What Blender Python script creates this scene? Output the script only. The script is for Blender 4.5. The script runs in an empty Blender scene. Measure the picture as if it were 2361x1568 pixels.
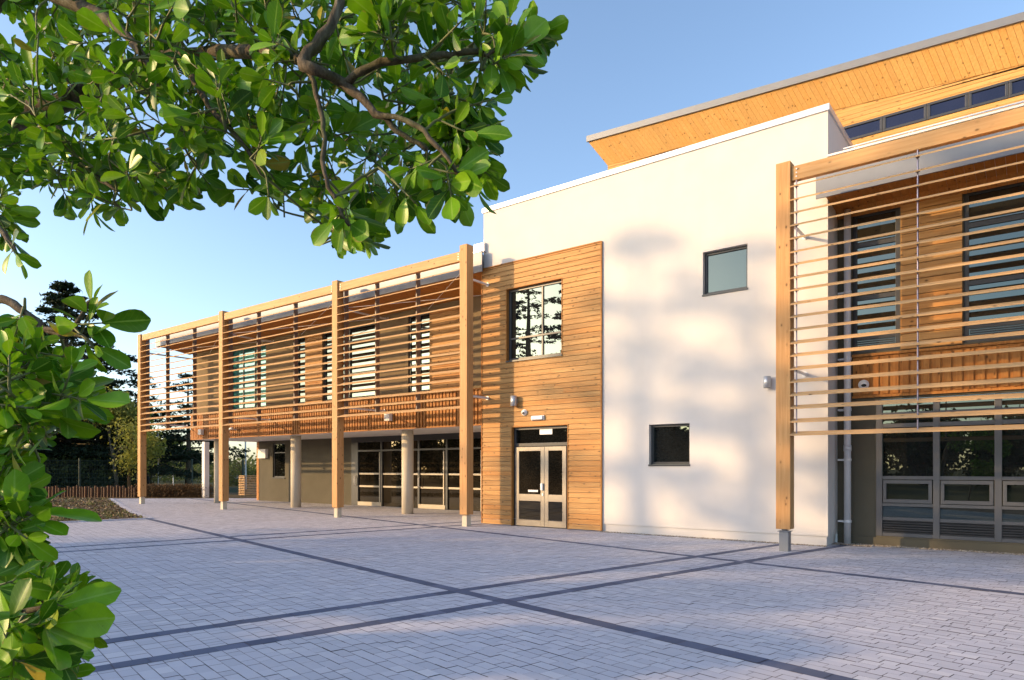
import bpy, math, random
import numpy as np
from mathutils import Vector, Matrix

random.seed(7)
RNG = np.random.default_rng(11)
scene = bpy.context.scene
COL = scene.collection
R = math.radians

# ------------------------------------------------------------------ survey helpers
# The site was surveyed from the picture: camera 1.55 m above the paving, level, yaw 37.7 deg.
# X runs along the facade, Y goes into the building.  survey pixels are on a 2361 x 1568 grid.
H = 1.55
F = 1570.0
CX, HY = 1180.5, 1080.0
YAW = R(37.7)
FW = (-math.sin(YAW), math.cos(YAW))
RT = (math.cos(YAW), math.sin(YAW))

def dirx(x):
    t = (x - CX) / F
    return FW[0] + t * RT[0], FW[1] + t * RT[1]

def onY(x, y, Y):
    dx, dy = dirx(x)
    d = Y / dy
    return d * dx, Y, H + (HY - y) * d / F

def XY(x, Y):
    return onY(x, 0, Y)[0]

def ZY(x, y, Y):
    return onY(x, y, Y)[2]

def gnd(x, y, z=0.0):
    d = (H - z) * F / (y - HY)
    dx, dy = dirx(x)
    return d * dx, d * dy

def dep(x, y, d):
    dx, dy = dirx(x)
    return Vector((d * dx, d * dy, H + (HY - y) * d / F))

# ------------------------------------------------------------------ object helpers
class MB:
    def __init__(s):
        s.v = []; s.f = []
    def add(s, vs, fs):
        n = len(s.v)
        s.v.extend([tuple(p) for p in vs])
        s.f.extend([tuple(i + n for i in f) for f in fs])
    def hexa(s, p):   # p[0:4] bottom ring (ccw seen from above), p[4:8] top ring
        s.add(p, [(3, 2, 1, 0), (4, 5, 6, 7), (0, 1, 5, 4), (1, 2, 6, 5), (2, 3, 7, 6), (3, 0, 4, 7)])
    def box(s, x0, x1, y0, y1, z0, z1):
        s.hexa([(x0, y0, z0), (x1, y0, z0), (x1, y1, z0), (x0, y1, z0),
                (x0, y0, z1), (x1, y0, z1), (x1, y1, z1), (x0, y1, z1)])
    def quad(s, a, b, c, d):
        s.add([a, b, c, d], [(0, 1, 2, 3)])
    def cyl(s, a, b, r0, r1=None, n=16, cap=True):
        a = Vector(a); b = Vector(b)
        r1 = r0 if r1 is None else r1
        ax = (b - a).normalized()
        t = Vector((0, 0, 1)) if abs(ax.z) < .9 else Vector((1, 0, 0))
        u = ax.cross(t).normalized(); w = ax.cross(u)
        vs = []
        for c, r in ((a, r0), (b, r1)):
            for i in range(n):
                g = 2 * math.pi * i / n
                vs.append(c + (u * math.cos(g) + w * math.sin(g)) * r)
        fs = [(i, (i + 1) % n, n + (i + 1) % n, n + i) for i in range(n)]
        if cap:
            fs.append(tuple(range(n - 1, -1, -1))); fs.append(tuple(range(n, 2 * n)))
        s.add(vs, fs)
    def tube(s, pts, rs, n=6):
        pts = [Vector(p) for p in pts]
        base = len(s.v)
        u = None
        for i, p in enumerate(pts):
            if i == 0: ax = pts[1] - pts[0]
            elif i == len(pts) - 1: ax = pts[-1] - pts[-2]
            else: ax = pts[i + 1] - pts[i - 1]
            ax = ax.normalized() if ax.length > 1e-9 else Vector((0, 0, 1))
            if u is None:
                t = Vector((0, 0, 1)) if abs(ax.z) < .9 else Vector((1, 0, 0))
                u = ax.cross(t).normalized()
            else:
                u = (u - ax * u.dot(ax))
                u = u.normalized() if u.length > 1e-6 else ax.orthogonal().normalized()
            w = ax.cross(u)
            for k in range(n):
                g = 2 * math.pi * k / n
                s.v.append(tuple(p + (u * math.cos(g) + w * math.sin(g)) * rs[i]))
        for i in range(len(pts) - 1):
            for k in range(n):
                a = base + i * n + k; b = base + i * n + (k + 1) % n
                s.f.append((a, b, b + n, a + n))
        s.f.append(tuple(base + (len(pts) - 1) * n + k for k in range(n)))
    def blob(s, c, rx, ry, rz, seg=10, ring=6):
        vs = []; fs = []
        for i in range(ring + 1):
            ph = math.pi * i / ring
            for k in range(seg):
                g = 2 * math.pi * k / seg
                vs.append((c[0] + rx * math.sin(ph) * math.cos(g), c[1] + ry * math.sin(ph) * math.sin(g), c[2] - rz * math.cos(ph)))
        for i in range(ring):
            for k in range(seg):
                fs.append((i * seg + k, i * seg + (k + 1) % seg, (i + 1) * seg + (k + 1) % seg, (i + 1) * seg + k))
        s.add(vs, fs)

def world_loc(o):
    p = Vector(o.location)
    while o.parent:
        o = o.parent
        p = p + Vector(o.location)
    return p

def build(name, mb, mat, parent=None, smooth=False, bevel=0.0, loc=None):
    """mesh given in world coordinates; stored relative to the parent (or loc)"""
    me = bpy.data.meshes.new(name)
    off = world_loc(parent) if parent else Vector(loc or (0, 0, 0))
    vs = [(a - off.x, b - off.y, c - off.z) for a, b, c in mb.v]
    me.from_pydata(vs, [], mb.f)
    me.update()
    if smooth:
        me.polygons.foreach_set('use_smooth', [True] * len(me.polygons))
    me.materials.append(mat)
    o = bpy.data.objects.new(name, me)
    COL.objects.link(o)
    if parent: o.parent = parent
    elif loc: o.location = loc
    if bevel:
        b = o.modifiers.new('bevel', 'BEVEL'); b.width = bevel; b.segments = 2; b.limit_method = 'ANGLE'
    return o

def build_np(name, V, Fc, mat, parent=None, smooth=False, loc=None):
    """V (n,3) world, Fc (m,k) index array of equal face size"""
    me = bpy.data.meshes.new(name)
    off = world_loc(parent) if parent else Vector(loc or (0, 0, 0))
    V = np.asarray(V, dtype=np.float32) - np.array(off, dtype=np.float32)
    Fc = np.asarray(Fc, dtype=np.int32)
    m, k = Fc.shape
    me.vertices.add(len(V)); me.vertices.foreach_set('co', V.ravel())
    me.loops.add(m * k); me.loops.foreach_set('vertex_index', Fc.ravel())
    me.polygons.add(m)
    me.polygons.foreach_set('loop_start', np.arange(0, m * k, k, dtype=np.int32))
    me.polygons.foreach_set('loop_total', np.full(m, k, dtype=np.int32))
    if smooth: me.polygons.foreach_set('use_smooth', np.ones(m, dtype=bool))
    me.update(calc_edges=True); me.validate()
    me.materials.append(mat)
    o = bpy.data.objects.new(name, me)
    COL.objects.link(o)
    if parent: o.parent = parent
    elif loc: o.location = loc
    return o

def tag(o, label=None, cat=None, group=None, kind=None):
    if label: o['label'] = label
    if cat: o['category'] = cat
    if group: o['group'] = group
    if kind: o['kind'] = kind
    return o

def empty(name, loc, label, cat, group=None):
    o = bpy.data.objects.new(name, None)
    o.empty_display_size = .2
    COL.objects.link(o)
    o.location = loc
    return tag(o, label, cat, group)

def copy_tree(o, loc=None, rotz=0, scale=1, label=None, parent=None):
    c = o.copy(); COL.objects.link(c)
    if parent: c.parent = parent
    for ch in list(o.children): copy_tree(ch, parent=c)
    if loc is not None:
        c.location = loc; c.rotation_euler.z = rotz; c.scale = (scale,) * 3
    if label: c['label'] = label
    return c

# ------------------------------------------------------------------ materials
class NT:
    def __init__(s, name):
        s.m = bpy.data.materials.new(name); s.m.use_nodes = True
        s.t = s.m.node_tree; s.n = s.t.nodes; s.l = s.t.links
        s.bsdf = s.n['Principled BSDF']; s.out = s.n['Material Output']
    def node(s, typ, **kw):
        n = s.n.new(typ)
        for k, v in kw.items():
            if k.startswith('i_'):
                key = k[2:]
                key = int(key) if key.isdigit() else key.replace('_', ' ')
                n.inputs[key].default_value = v
            else: setattr(n, k, v)
        return n
    def link(s, a, b): s.l.new(a, b)
    def math(s, op, a, b=None, c=None):
        n = s.node('ShaderNodeMath', operation=op)
        for i, x in enumerate((a, b, c)):
            if x is None: continue
            if isinstance(x, (int, float)): n.inputs[i].default_value = x
            else: s.link(x, n.inputs[i])
        return n.outputs[0]
    def mix(s, fac, a, b, mode='MIX'):
        n = s.node('ShaderNodeMix', data_type='RGBA', blend_type=mode)
        for key, x in ((0, fac), (6, a), (7, b)):
            if isinstance(x, (int, float)): n.inputs[key].default_value = x
            elif isinstance(x, tuple): n.inputs[key].default_value = (*x, 1)
            else: s.link(x, n.inputs[key])
        return n.outputs[2]
    def ramp(s, fac, stops):
        n = s.node('ShaderNodeValToRGB')
        e = n.color_ramp.elements
        while len(e) < len(stops): e.new(.5)
        for i, (p, c) in enumerate(stops):
            e[i].position = p; e[i].color = (*c, 1) if isinstance(c, tuple) else (c, c, c, 1)
        s.link(fac, n.inputs[0])
        return n.outputs[0]
    def pos(s, scale=(1, 1, 1), rot=(0, 0, 0), wobble=None):
        g = s.node('ShaderNodeTexCoord')
        m = s.node('ShaderNodeMapping')
        m.inputs['Scale'].default_value = scale; m.inputs['Rotation'].default_value = rot
        s.link(g.outputs['Object'], m.inputs[0])
        return m.outputs[0]
    def island(s):
        return s.node('ShaderNodeNewGeometry').outputs['Random Per Island']
    def noise(s, vec, scale=5, detail=4, rough=.55):
        n = s.node('ShaderNodeTexNoise'); n.inputs['Scale'].default_value = scale
        n.inputs['Detail'].default_value = detail; n.inputs['Roughness'].default_value = rough
        s.link(vec, n.inputs['Vector'])
        return n.outputs[0]
    def bump(s, h, strength=.3, dist=.01):
        n = s.node('ShaderNodeBump'); n.inputs['Strength'].default_value = strength
        n.inputs['Distance'].default_value = dist
        s.link(h, n.inputs['Height']); s.link(n.outputs[0], s.bsdf.inputs['Normal'])
    def set(s, color=None, rough=None, metal=None, spec=None):
        b = s.bsdf
        if color is not None:
            if isinstance(color, tuple): b.inputs['Base Color'].default_value = (*color, 1)
            else: s.link(color, b.inputs['Base Color'])
        if rough is not None:
            if isinstance(rough, (int, float)): b.inputs['Roughness'].default_value = rough
            else: s.link(rough, b.inputs['Roughness'])
        if metal is not None: b.inputs['Metallic'].default_value = metal
        if spec is not None: b.inputs['Specular IOR Level'].default_value = spec
        return s

def offset_by_island(t, vec, amount=37.0):
    c = t.node('ShaderNodeCombineXYZ')
    r = t.math('MULTIPLY', t.island(), amount)
    for i in range(3): t.link(r, c.inputs[i])
    a = t.node('ShaderNodeVectorMath', operation='ADD')
    t.link(vec, a.inputs[0]); t.link(c.outputs[0], a.inputs[1])
    return a.outputs[0]

def wood(name, light, dark, axis, knots=1.0, vary=.5, grain=1.0, ring=False):
    t = NT(name)
    ax = 'XYZ'.index(axis)
    sg = [24.0] * 3; sg[ax] = 1.1
    sk = [9.5] * 3; sk[ax] = 5.5
    v = offset_by_island(t, t.pos(tuple(sg)))
    g = t.noise(v, 1.0 * grain, 5, .6)
    vk = offset_by_island(t, t.pos(tuple(sk)), 13.7)
    vo = t.node('ShaderNodeTexVoronoi'); vo.inputs['Scale'].default_value = 1.0
    t.link(vk, vo.inputs['Vector'])
    kn = t.ramp(vo.outputs['Distance'], [(0.0, 1.0), (.12, .95), (.17, .30), (.30, 0.0)])
    sel = t.math('GREATER_THAN', t.node('ShaderNodeSeparateColor').outputs[0], .5)
    sc = t.node('ShaderNodeSeparateColor'); t.link(vo.outputs['Color'], sc.inputs[0])
    sel = t.math('GREATER_THAN', sc.outputs[0], 1 - .55 * min(1.0, knots))
    kn = t.math('MULTIPLY', kn, sel)
    col = t.mix(t.ramp(g, [(.3, 0.0), (.72, 1.0)]), light, dark)
    isl = t.island()
    tone = t.ramp(isl, [(0.0, (1 - .26 * vary,) * 3), (.5, (1.0, 1.0, 1.0)), (1.0, (1 + .0, 1 - .18 * vary, 1 - .38 * vary))])
    col = t.mix(1.0, col, tone, 'MULTIPLY')
    col = t.mix(t.math('MULTIPLY', kn, .9), col, tuple(c * .20 for c in dark))
    big = t.noise(t.pos((.6, .6, .6)), 1.0, 3)
    col = t.mix(t.math('MULTIPLY', t.ramp(big, [(.4, 0.0), (.7, 1.0)]), .25), col, tuple(c * .8 for c in dark))
    t.set(col, .62, spec=.3)
    t.bump(t.math('ADD', g, t.math('MULTIPLY', kn, .4)), .25, .004)
    return t.m

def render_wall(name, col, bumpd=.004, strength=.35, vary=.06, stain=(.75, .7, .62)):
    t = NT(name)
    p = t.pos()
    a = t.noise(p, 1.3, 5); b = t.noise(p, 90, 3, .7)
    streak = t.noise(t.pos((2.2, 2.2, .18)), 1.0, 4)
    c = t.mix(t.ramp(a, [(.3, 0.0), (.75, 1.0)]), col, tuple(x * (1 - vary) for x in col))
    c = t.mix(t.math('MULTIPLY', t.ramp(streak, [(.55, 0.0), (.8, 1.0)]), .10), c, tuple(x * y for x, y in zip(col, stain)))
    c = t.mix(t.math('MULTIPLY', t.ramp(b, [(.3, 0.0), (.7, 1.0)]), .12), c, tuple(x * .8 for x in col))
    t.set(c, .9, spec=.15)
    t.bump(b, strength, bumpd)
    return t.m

def metal(name, col, rough=.4, met=.7, vary=.1):
    t = NT(name)
    a = t.noise(t.pos(), 3, 5)
    t.set(t.mix(t.math('MULTIPLY', t.ramp(a, [(.35, 0.0), (.7, 1.0)]), vary * 2), col, tuple(c * .7 for c in col)), rough, met)
    t.bump(t.noise(t.pos(), 2.0, 2), .04, .02)
    return t.m

def paint(name, col, rough=.45, vary=.08):
    t = NT(name)
    a = t.noise(t.pos(), 6, 4)
    t.set(t.mix(t.math('MULTIPLY', a, vary * 3), col, tuple(c * .75 for c in col)), rough)
    return t.m

def glass(name, inner, refl=.4, tint=(.74, .92, .88)):
    """coated dark glazing in front of an unlit room"""
    t = NT(name)
    a = t.noise(t.pos((1.2, 1.2, .8)), 1.0, 3)
    t.set(t.mix(t.ramp(a, [(.35, 0.0), (.65, 1.0)]), inner, tuple(c * .5 for c in inner)), .6, spec=0)
    gl = t.node('ShaderNodeBsdfGlossy'); gl.inputs['Color'].default_value = (*tint, 1); gl.inputs['Roughness'].default_value = .004
    lw = t.node('ShaderNodeLayerWeight'); lw.inputs['Blend'].default_value = .15
    fac = t.math('ADD', t.math('MULTIPLY', lw.outputs['Fresnel'], 1 - refl), refl)
    b = t.node('ShaderNodeBump'); b.inputs['Strength'].default_value = .02; b.inputs['Distance'].default_value = .02
    t.link(t.noise(t.pos(), .9, 1), b.inputs['Height']); t.link(b.outputs[0], gl.inputs['Normal'])
    mx = t.node('ShaderNodeMixShader')
    t.link(fac, mx.inputs[0]); t.link(t.bsdf.outputs[0], mx.inputs[1]); t.link(gl.outputs[0], mx.inputs[2])
    t.link(mx.outputs[0], t.out.inputs[0])
    return t.m

def leafmat(name, c1, c2, trans, rough=.35, tmix=.35, spec=.5, yellow=None):
    t = NT(name)
    isl = t.island()
    n = t.noise(t.pos(), 14, 3)
    col = t.mix(isl, c1, c2)
    col = t.mix(t.math('MULTIPLY', n, .35), col, tuple(x * .7 for x in c1))
    if yellow:
        col = t.mix(t.math('GREATER_THAN', isl, .985), col, yellow)
    t.set(col, rough, spec=spec)
    tr = t.node('ShaderNodeBsdfTranslucent'); tr.inputs['Color'].default_value = (*trans, 1)
    mx = t.node('ShaderNodeMixShader'); mx.inputs[0].default_value = tmix
    t.link(t.bsdf.outputs[0], mx.inputs[1]); t.link(tr.outputs[0], mx.inputs[2]); t.link(mx.outputs[0], t.out.inputs[0])
    return t.m

M = {}
M['clad'] = wood('cladding_wood', (.58, .335, .125), (.41, .19, .053), 'X', 1.0, .95)
M['clad_v'] = wood('vertical_wood', (.50, .225, .055), (.34, .13, .028), 'Z', .9, .6)
M['soffit'] = wood('soffit_wood', (.48, .21, .045), (.36, .135, .025), 'Y', .9, .5)
M['clerestory'] = wood('clerestory_wood', (.62, .37, .13), (.50, .26, .075), 'X', .8, .45)
M['post'] = wood('post_wood', (.60, .335, .135), (.46, .22, .075), 'Z', .75, .3)
M['beam'] = wood('beam_wood', (.60, .36, .16), (.47, .245, .09), 'X', .55, .3)
M['blade'] = wood('blade_wood', (.66, .43, .22), (.54, .325, .15), 'X', .35, .35)
M['white'] = render_wall('white_render', (.665, .625, .59), .004, .45, .08)
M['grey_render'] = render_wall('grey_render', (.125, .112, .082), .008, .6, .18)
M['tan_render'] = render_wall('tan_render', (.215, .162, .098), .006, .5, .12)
M['soffit_white'] = paint('soffit_paint', (.72, .68, .63), .7, .04)
M['concrete'] = render_wall('concrete', (.62, .55, .43), .002, .3, .14)
M['coping'] = metal('coping_metal', (.62, .65, .70), .38, .5)
M['fascia'] = metal('fascia_metal', (.19, .20, .22), .5, .35, .15)
M['galv'] = metal('galvanised_steel', (.70, .70, .72), .42, .2, .15)
M['white_paint'] = paint('white_paint', (.78, .76, .72), .5)
M['dark_frame'] = metal('dark_frame', (.045, .047, .052), .38, .3)
M['grey_frame'] = metal('grey_frame', (.105, .107, .115), .4, .4)
M['pale_frame'] = metal('pale_frame', (.31, .275, .225), .4, .4)
M['glass'] = glass('glass', (.014, .016, .017), .11)
M['glass_dark'] = glass('glass_dark', (.010, .010, .009), .03)
M['glass_door'] = glass('glass_door', (.020, .016, .011), .05, (1, .95, .82))
M['glass_cool'] = glass('glass_cool', (.04, .20, .21), .14, (.72, .98, .95))
M['glass_blue'] = glass('glass_blue', (.008, .009, .022), .05, (.7, .74, 1.0))
M['mullion'] = paint('mullion_paint', (.17, .125, .105), .55)
M['rod'] = metal('rod_steel', (.20, .185, .25), .35, .6)
M['steel_dark'] = metal('dark_galvanised', (.24, .26, .29), .4, .6, .2)
M['lamp'] = metal('lamp_metal', (.50, .52, .55), .4, .6)
M['plastic'] = paint('white_plastic', (.78, .78, .77), .3, .03)
M['black'] = paint('black_plastic', (.015, .015, .017), .2)
M['fence'] = paint('fence_green', (.018, .045, .035), .5)
M['cedar'] = leafmat('cedar_needles', (.012, .026, .014), (.030, .046, .018), (.03, .05, .015), .7, .12, .2)
M['olive'] = leafmat('olive_leaves', (.17, .20, .035), (.26, .25, .06), (.35, .36, .06), .6, .35, .2)
M['bush'] = leafmat('bush_leaves', (.055, .08, .022), (.10, .115, .035), (.12, .15, .03), .7, .25, .2)
M['dry'] = leafmat('dry_twigs', (.12, .075, .035), (.19, .12, .06), (.15, .09, .04), .8, .15, .1)
def evergreen():
    t = NT('evergreen_leaves')
    isl = t.island()
    rib = t.node('ShaderNodeAttribute', attribute_name='rib').outputs['Fac']
    al = t.node('ShaderNodeAttribute', attribute_name='along').outputs['Fac']
    n = t.noise(t.pos(), 38, 4); n2 = t.noise(t.pos(), 140, 3, .7)
    col = t.ramp(isl, [(0.0, (.028, .095, .005)), (.3, (.085, .215, .007)), (.65, (.155, .33, .009)), (.9, (.21, .40, .012)), (.982, (.20, .38, .025)), (.99, (.42, .32, .03)), (1.0, (.30, .16, .04))])  # per-leaf tone; the darkened low end also paints in leaves in deep shade
    col = t.mix(t.math('MULTIPLY', t.ramp(n, [(.35, 0.0), (.7, 1.0)]), .35), col, (.03, .11, .008))
    ar = t.math('ABSOLUTE', rib)
    mid = t.math('LESS_THAN', ar, .075)
    side = t.math('LESS_THAN', t.math('FRACT', t.math('MULTIPLY', t.math('SUBTRACT', al, t.math('MULTIPLY', ar, .22)), 7.5)), .10)
    col = t.mix(t.math('MULTIPLY', mid, .55), col, (.26, .42, .07))
    col = t.mix(t.math('MULTIPLY', side, .16), col, (.22, .40, .06))
    edge = t.math('MULTIPLY', t.math('GREATER_THAN', ar, .86), t.math('GREATER_THAN', n, .58))
    col = t.mix(t.math('MULTIPLY', edge, .6), col, (.25, .20, .05))
    spot = t.math('GREATER_THAN', n2, .735)
    col = t.mix(t.math('MULTIPLY', spot, .7), col, (.06, .035, .012))
    t.set(col, .36, spec=.26)
    t.bump(t.math('ADD', t.math('MULTIPLY', mid, -.6), n), .18, .002)
    tr = t.node('ShaderNodeBsdfTranslucent'); t.link(t.mix(1.0, col, (1.7, 1.75, .9), 'MULTIPLY'), tr.inputs['Color'])
    mx = t.node('ShaderNodeMixShader'); mx.inputs[0].default_value = .17
    t.link(t.bsdf.outputs[0], mx.inputs[1]); t.link(tr.outputs[0], mx.inputs[2]); t.link(mx.outputs[0], t.out.inputs[0])
    M['leaf'] = t.m
evergreen()
t = NT('bark')
_n1 = t.noise(t.pos((60, 60, 22)), 1.0, 5, .7); _n2 = t.noise(t.pos(), 9, 4)
t.set(t.mix(t.math('MULTIPLY', t.ramp(_n2, [(.45, 0.0), (.65, 1.0)]), .5), t.ramp(_n1, [(.3, (.035, .026, .019)), (.52, (.10, .078, .055)), (.75, (.21, .175, .13))]), (.10, .115, .05)), .85, spec=.2)
t.bump(_n1, .9, .006); M['bark'] = t.m
M['twig'] = paint('twig', (.12, .14, .045), .6, .2)

def ground_mats():
    t = NT('paver')
    isl = t.island()
    f = t.noise(t.pos(), 160, 3, .7); lo = t.noise(t.pos(), .45, 4)
    c = t.ramp(isl, [(0.0, (.49, .485, .53)), (.55, (.55, .54, .59)), (.9, (.585, .575, .615)), (1.0, (.66, .64, .66))])
    c = t.mix(t.math('MULTIPLY', f, .45), c, (.43, .415, .44))
    c = t.mix(t.math('MULTIPLY', t.ramp(lo, [(.4, 0.0), (.75, 1.0)]), .22), c, (.50, .46, .43))
    t.set(c, .82, spec=.25); t.bump(f, .35, .004); M['paver'] = t.m
    t = NT('dark_paver')
    isl = t.island(); f = t.noise(t.pos(), 160, 3, .7)
    c = t.ramp(isl, [(0.0, (.085, .10, .16)), (.6, (.11, .13, .20)), (1.0, (.15, .17, .25))])
    c = t.mix(t.math('MULTIPLY', f, .4), c, (.065, .07, .09))
    t.set(c, .78, spec=.3); t.bump(f, .4, .004); M['paver_dark'] = t.m
    t = NT('joint_sand')
    f = t.noise(t.pos(), 60, 3)
    t.set(t.mix(f, (.20, .16, .15), (.13, .115, .12)), .95, spec=.1); M['joint'] = t.m
    t = NT('mulch')
    f = t.noise(t.pos(), 22, 5, .8); g = t.noise(t.pos(), 1.1, 3)
    c = t.ramp(f, [(.3, (.05, .032, .018)), (.5, (.15, .105, .055)), (.72, (.33, .25, .15))])
    c = t.mix(t.math('MULTIPLY', t.ramp(g, [(.5, 0.0), (.7, 1.0)]), .5), c, (.12, .12, .04))
    t.set(c, .95, spec=.1); t.bump(f, 1.0, .05); M['mulch'] = t.m
    t = NT('meadow')  # rough grass
    f = t.noise(t.pos(), 6, 5, .7); g = t.noise(t.pos(), .08, 3)
    c = t.mix(f, (.025, .04, .012), (.07, .075, .03))
    c = t.mix(t.ramp(g, [(.4, 0.0), (.7, 1.0)]), c, (.08, .07, .035))
    t.set(c, .95, spec=.1); t.bump(f, .6, .05); M['meadow'] = t.m
    t = NT('asphalt')
    f = t.noise(t.pos(), 40, 4)
    t.set(t.mix(f, (.10, .11, .125), (.15, .155, .165)), .85); M['asphalt'] = t.m
    t = NT('pebbles')
    t.set(t.ramp(t.island(), [(0.0, (.18, .14, .10)), (.6, (.34, .29, .23)), (1.0, (.52, .48, .42))]), .8); M['pebble'] = t.m
ground_mats()

# ------------------------------------------------------------------ ground
GX = -R(11.8)
GU = (math.cos(GX), math.sin(GX)); GV = (-math.sin(GX), math.cos(GX))
def uv(x, y): return x * GU[0] + y * GU[1], x * GV[0] + y * GV[1]
def xy(u, v): return u * GU[0] + v * GV[0], u * GU[1] + v * GV[1]

def sheet(name, pts, z, mat, kind='structure', sub=None):
    mb = MB(); mb.add([(x, y, z) for x, y in pts], [tuple(range(len(pts)))])
    return tag(build(name, mb, mat), kind=kind)

sheet('ground', [(-900, -900), (900, -900), (900, 900), (-900, 900)], -.03, M['meadow'])
MULCH = [gnd(-60, 1150.5), gnd(248, 1150.5), gnd(270, 1166), gnd(300, 1184), gnd(334, 1197), gnd(200, 1203), gnd(40, 1209), gnd(-160, 1214)]
def inside(p, poly):
    x, y = p; r = False; j = len(poly) - 1
    for i in range(len(poly)):
        xi, yi = poly[i]; xj, yj = poly[j]
        if (yi > y) != (yj > y) and x < (xj - xi) * (y - yi) / (yj - yi) + xi: r = not r
        j = i
    return r
EDGE = [gnd(-400, 1150.5), gnd(780, 1148.5)]      # far edge of the paving
PLAZA = [(5, -3), (8, 19), gnd(780, 1148.5), gnd(-300, 1150.5), (-40, 4), (-24, -3)]
sheet('paving_bed', PLAZA, 0.0, M['joint'])
sheet('mulch_bed', MULCH, .030, M['mulch'])

V_LINES = [-.05, 5.07, 10.2, 15.3]
U_LINES = [-15.85, -14.97, -6.97, -6.07, 2.75]
SW = .18
def paving():
    quads = []; dark = []
    def strip_free(a0, a1, lines):
        return all(a1 <= c - SW / 2 + 1e-6 or a0 >= c + SW / 2 - 1e-6 for c in lines)
    ok = lambda x, y: inside((x, y), PLAZA) and not inside((x, y), MULCH)
    def emit(lst, u0, u1, v0, v1, z=.005):
        c = xy((u0 + u1) / 2, (v0 + v1) / 2)
        if not ok(*c): return
        d = c[0] * FW[0] + c[1] * FW[1]; lat = c[0] * RT[0] + c[1] * RT[1]
        if d < 2.2 or abs(lat) > .80 * d + 2.2: return
        j = .0027
        dz = RNG.normal(0, .0012)
        p = [(u0 + j, v0 + j), (u1 - j, v0 + j), (u1 - j, v1 - j), (u0 + j, v1 - j)]
        lst.append([(*xy(*q), z + dz) for q in p])
    bv = [-8.0] + [b for c in V_LINES for b in (c - SW / 2, c + SW / 2)] + [46.0]
    bu = [-46.0] + [b for c in U_LINES for b in (c - SW / 2, c + SW / 2)] + [12.0]
    for iv in range(0, len(bv), 2):
        v0, v1 = bv[iv], bv[iv + 1]
        for iu in range(0, len(bu), 2):
            u0, u1 = bu[iu], bu[iu + 1]
            left = u1 < -6
            n = max(1, round((v1 - v0) / (.150 if left else .116))); rows = np.linspace(v0, v1, n + 1)
            for k in range(n):
                u = u0; first = True
                while u < u1 - .02:
                    L = random.choice((.09, .115, .115, .15, .18) if left else (.12, .15, .18, .21, .22))
                    if first: L *= random.uniform(.5, 1); first = False
                    if u1 - u - L < .06: L = u1 - u
                    emit(quads, u, u + L, rows[k], rows[k + 1]); u += L
    for c in V_LINES:
        u = -46.0
        while u < 12: emit(dark, u, u + .26, c - SW / 2, c + SW / 2, .0062); u += .26
    for c in U_LINES:
        for i in range(0, len(bv), 2):
            v = bv[i]
            n = max(1, round((bv[i + 1] - v) / .26)); e = np.linspace(bv[i], bv[i + 1], n + 1)
            for a, b in zip(e[:-1], e[1:]): emit(dark, c - SW / 2, c + SW / 2, a, b, .0062)
    for nm, q, mt in (('paving', quads, M['paver']), ('paving_band', dark, M['paver_dark'])):
        V = np.array(q).reshape(-1, 3); n = len(q)
        tag(build_np(nm, V, np.arange(4 * n).reshape(n, 4), mt), kind='structure')
paving()
def chips():
    n = 5200; C = []
    xs = [p[0] for p in MULCH]; ys = [p[1] for p in MULCH]
    while len(C) < n:
        p = (random.uniform(min(xs), max(xs)), random.uniform(min(ys), max(ys)))
        if inside(p, MULCH): C.append((*p, .035 + random.random() * .03))
    C = np.array(C); a = RNG.normal(size=(n, 3)); a[:, 2] *= .35; a /= np.linalg.norm(a, axis=1, keepdims=True)
    b = RNG.normal(size=(n, 3)); b -= a * np.sum(a * b, 1, keepdims=True); b /= np.linalg.norm(b, axis=1, keepdims=True)
    L = RNG.uniform(.02, .06, (n, 1)); W = RNG.uniform(.008, .022, (n, 1))
    V = np.stack([C - a * L - b * W, C + a * L - b * W, C + a * L + b * W, C - a * L + b * W], 1).reshape(-1, 3)
    t = NT('chips'); t.set(t.ramp(t.island(), [(0.0, (.05, .03, .018)), (.5, (.17, .11, .06)), (.85, (.34, .25, .15)), (1.0, (.5, .42, .30))]), .9)
    tag(build_np('bark_chips', V, np.arange(4 * n).reshape(n, 4), t.m), kind='stuff')
    # tufts of grass coming through
    V = []; 
    for _ in range(170):
        while True:
            p = (random.uniform(min(xs), max(xs)), random.uniform(min(ys), max(ys)))
            if inside(p, MULCH) and uv(*p)[1] < 8.9 + random.uniform(-2, 1): break
        for _ in range(16):
            q = Vector((p[0] + random.gauss(0, .07), p[1] + random.gauss(0, .07), .03)); d = Vector((random.gauss(0, .05), random.gauss(0, .05), random.uniform(.05, .16)))
            w_ = Vector((random.gauss(0, .006), random.gauss(0, .006), 0)); V += [q - w_, q + w_, q + d]
    V = np.array([tuple(v) for v in V]); m = len(V) // 3
    t = NT('grass'); t.set(t.ramp(t.island(), [(0.0, (.07, .10, .02)), (1.0, (.26, .25, .07))]), .8)
    tag(build_np('grass', V, np.arange(3 * m).reshape(m, 3), t.m), kind='stuff')
chips()
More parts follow.
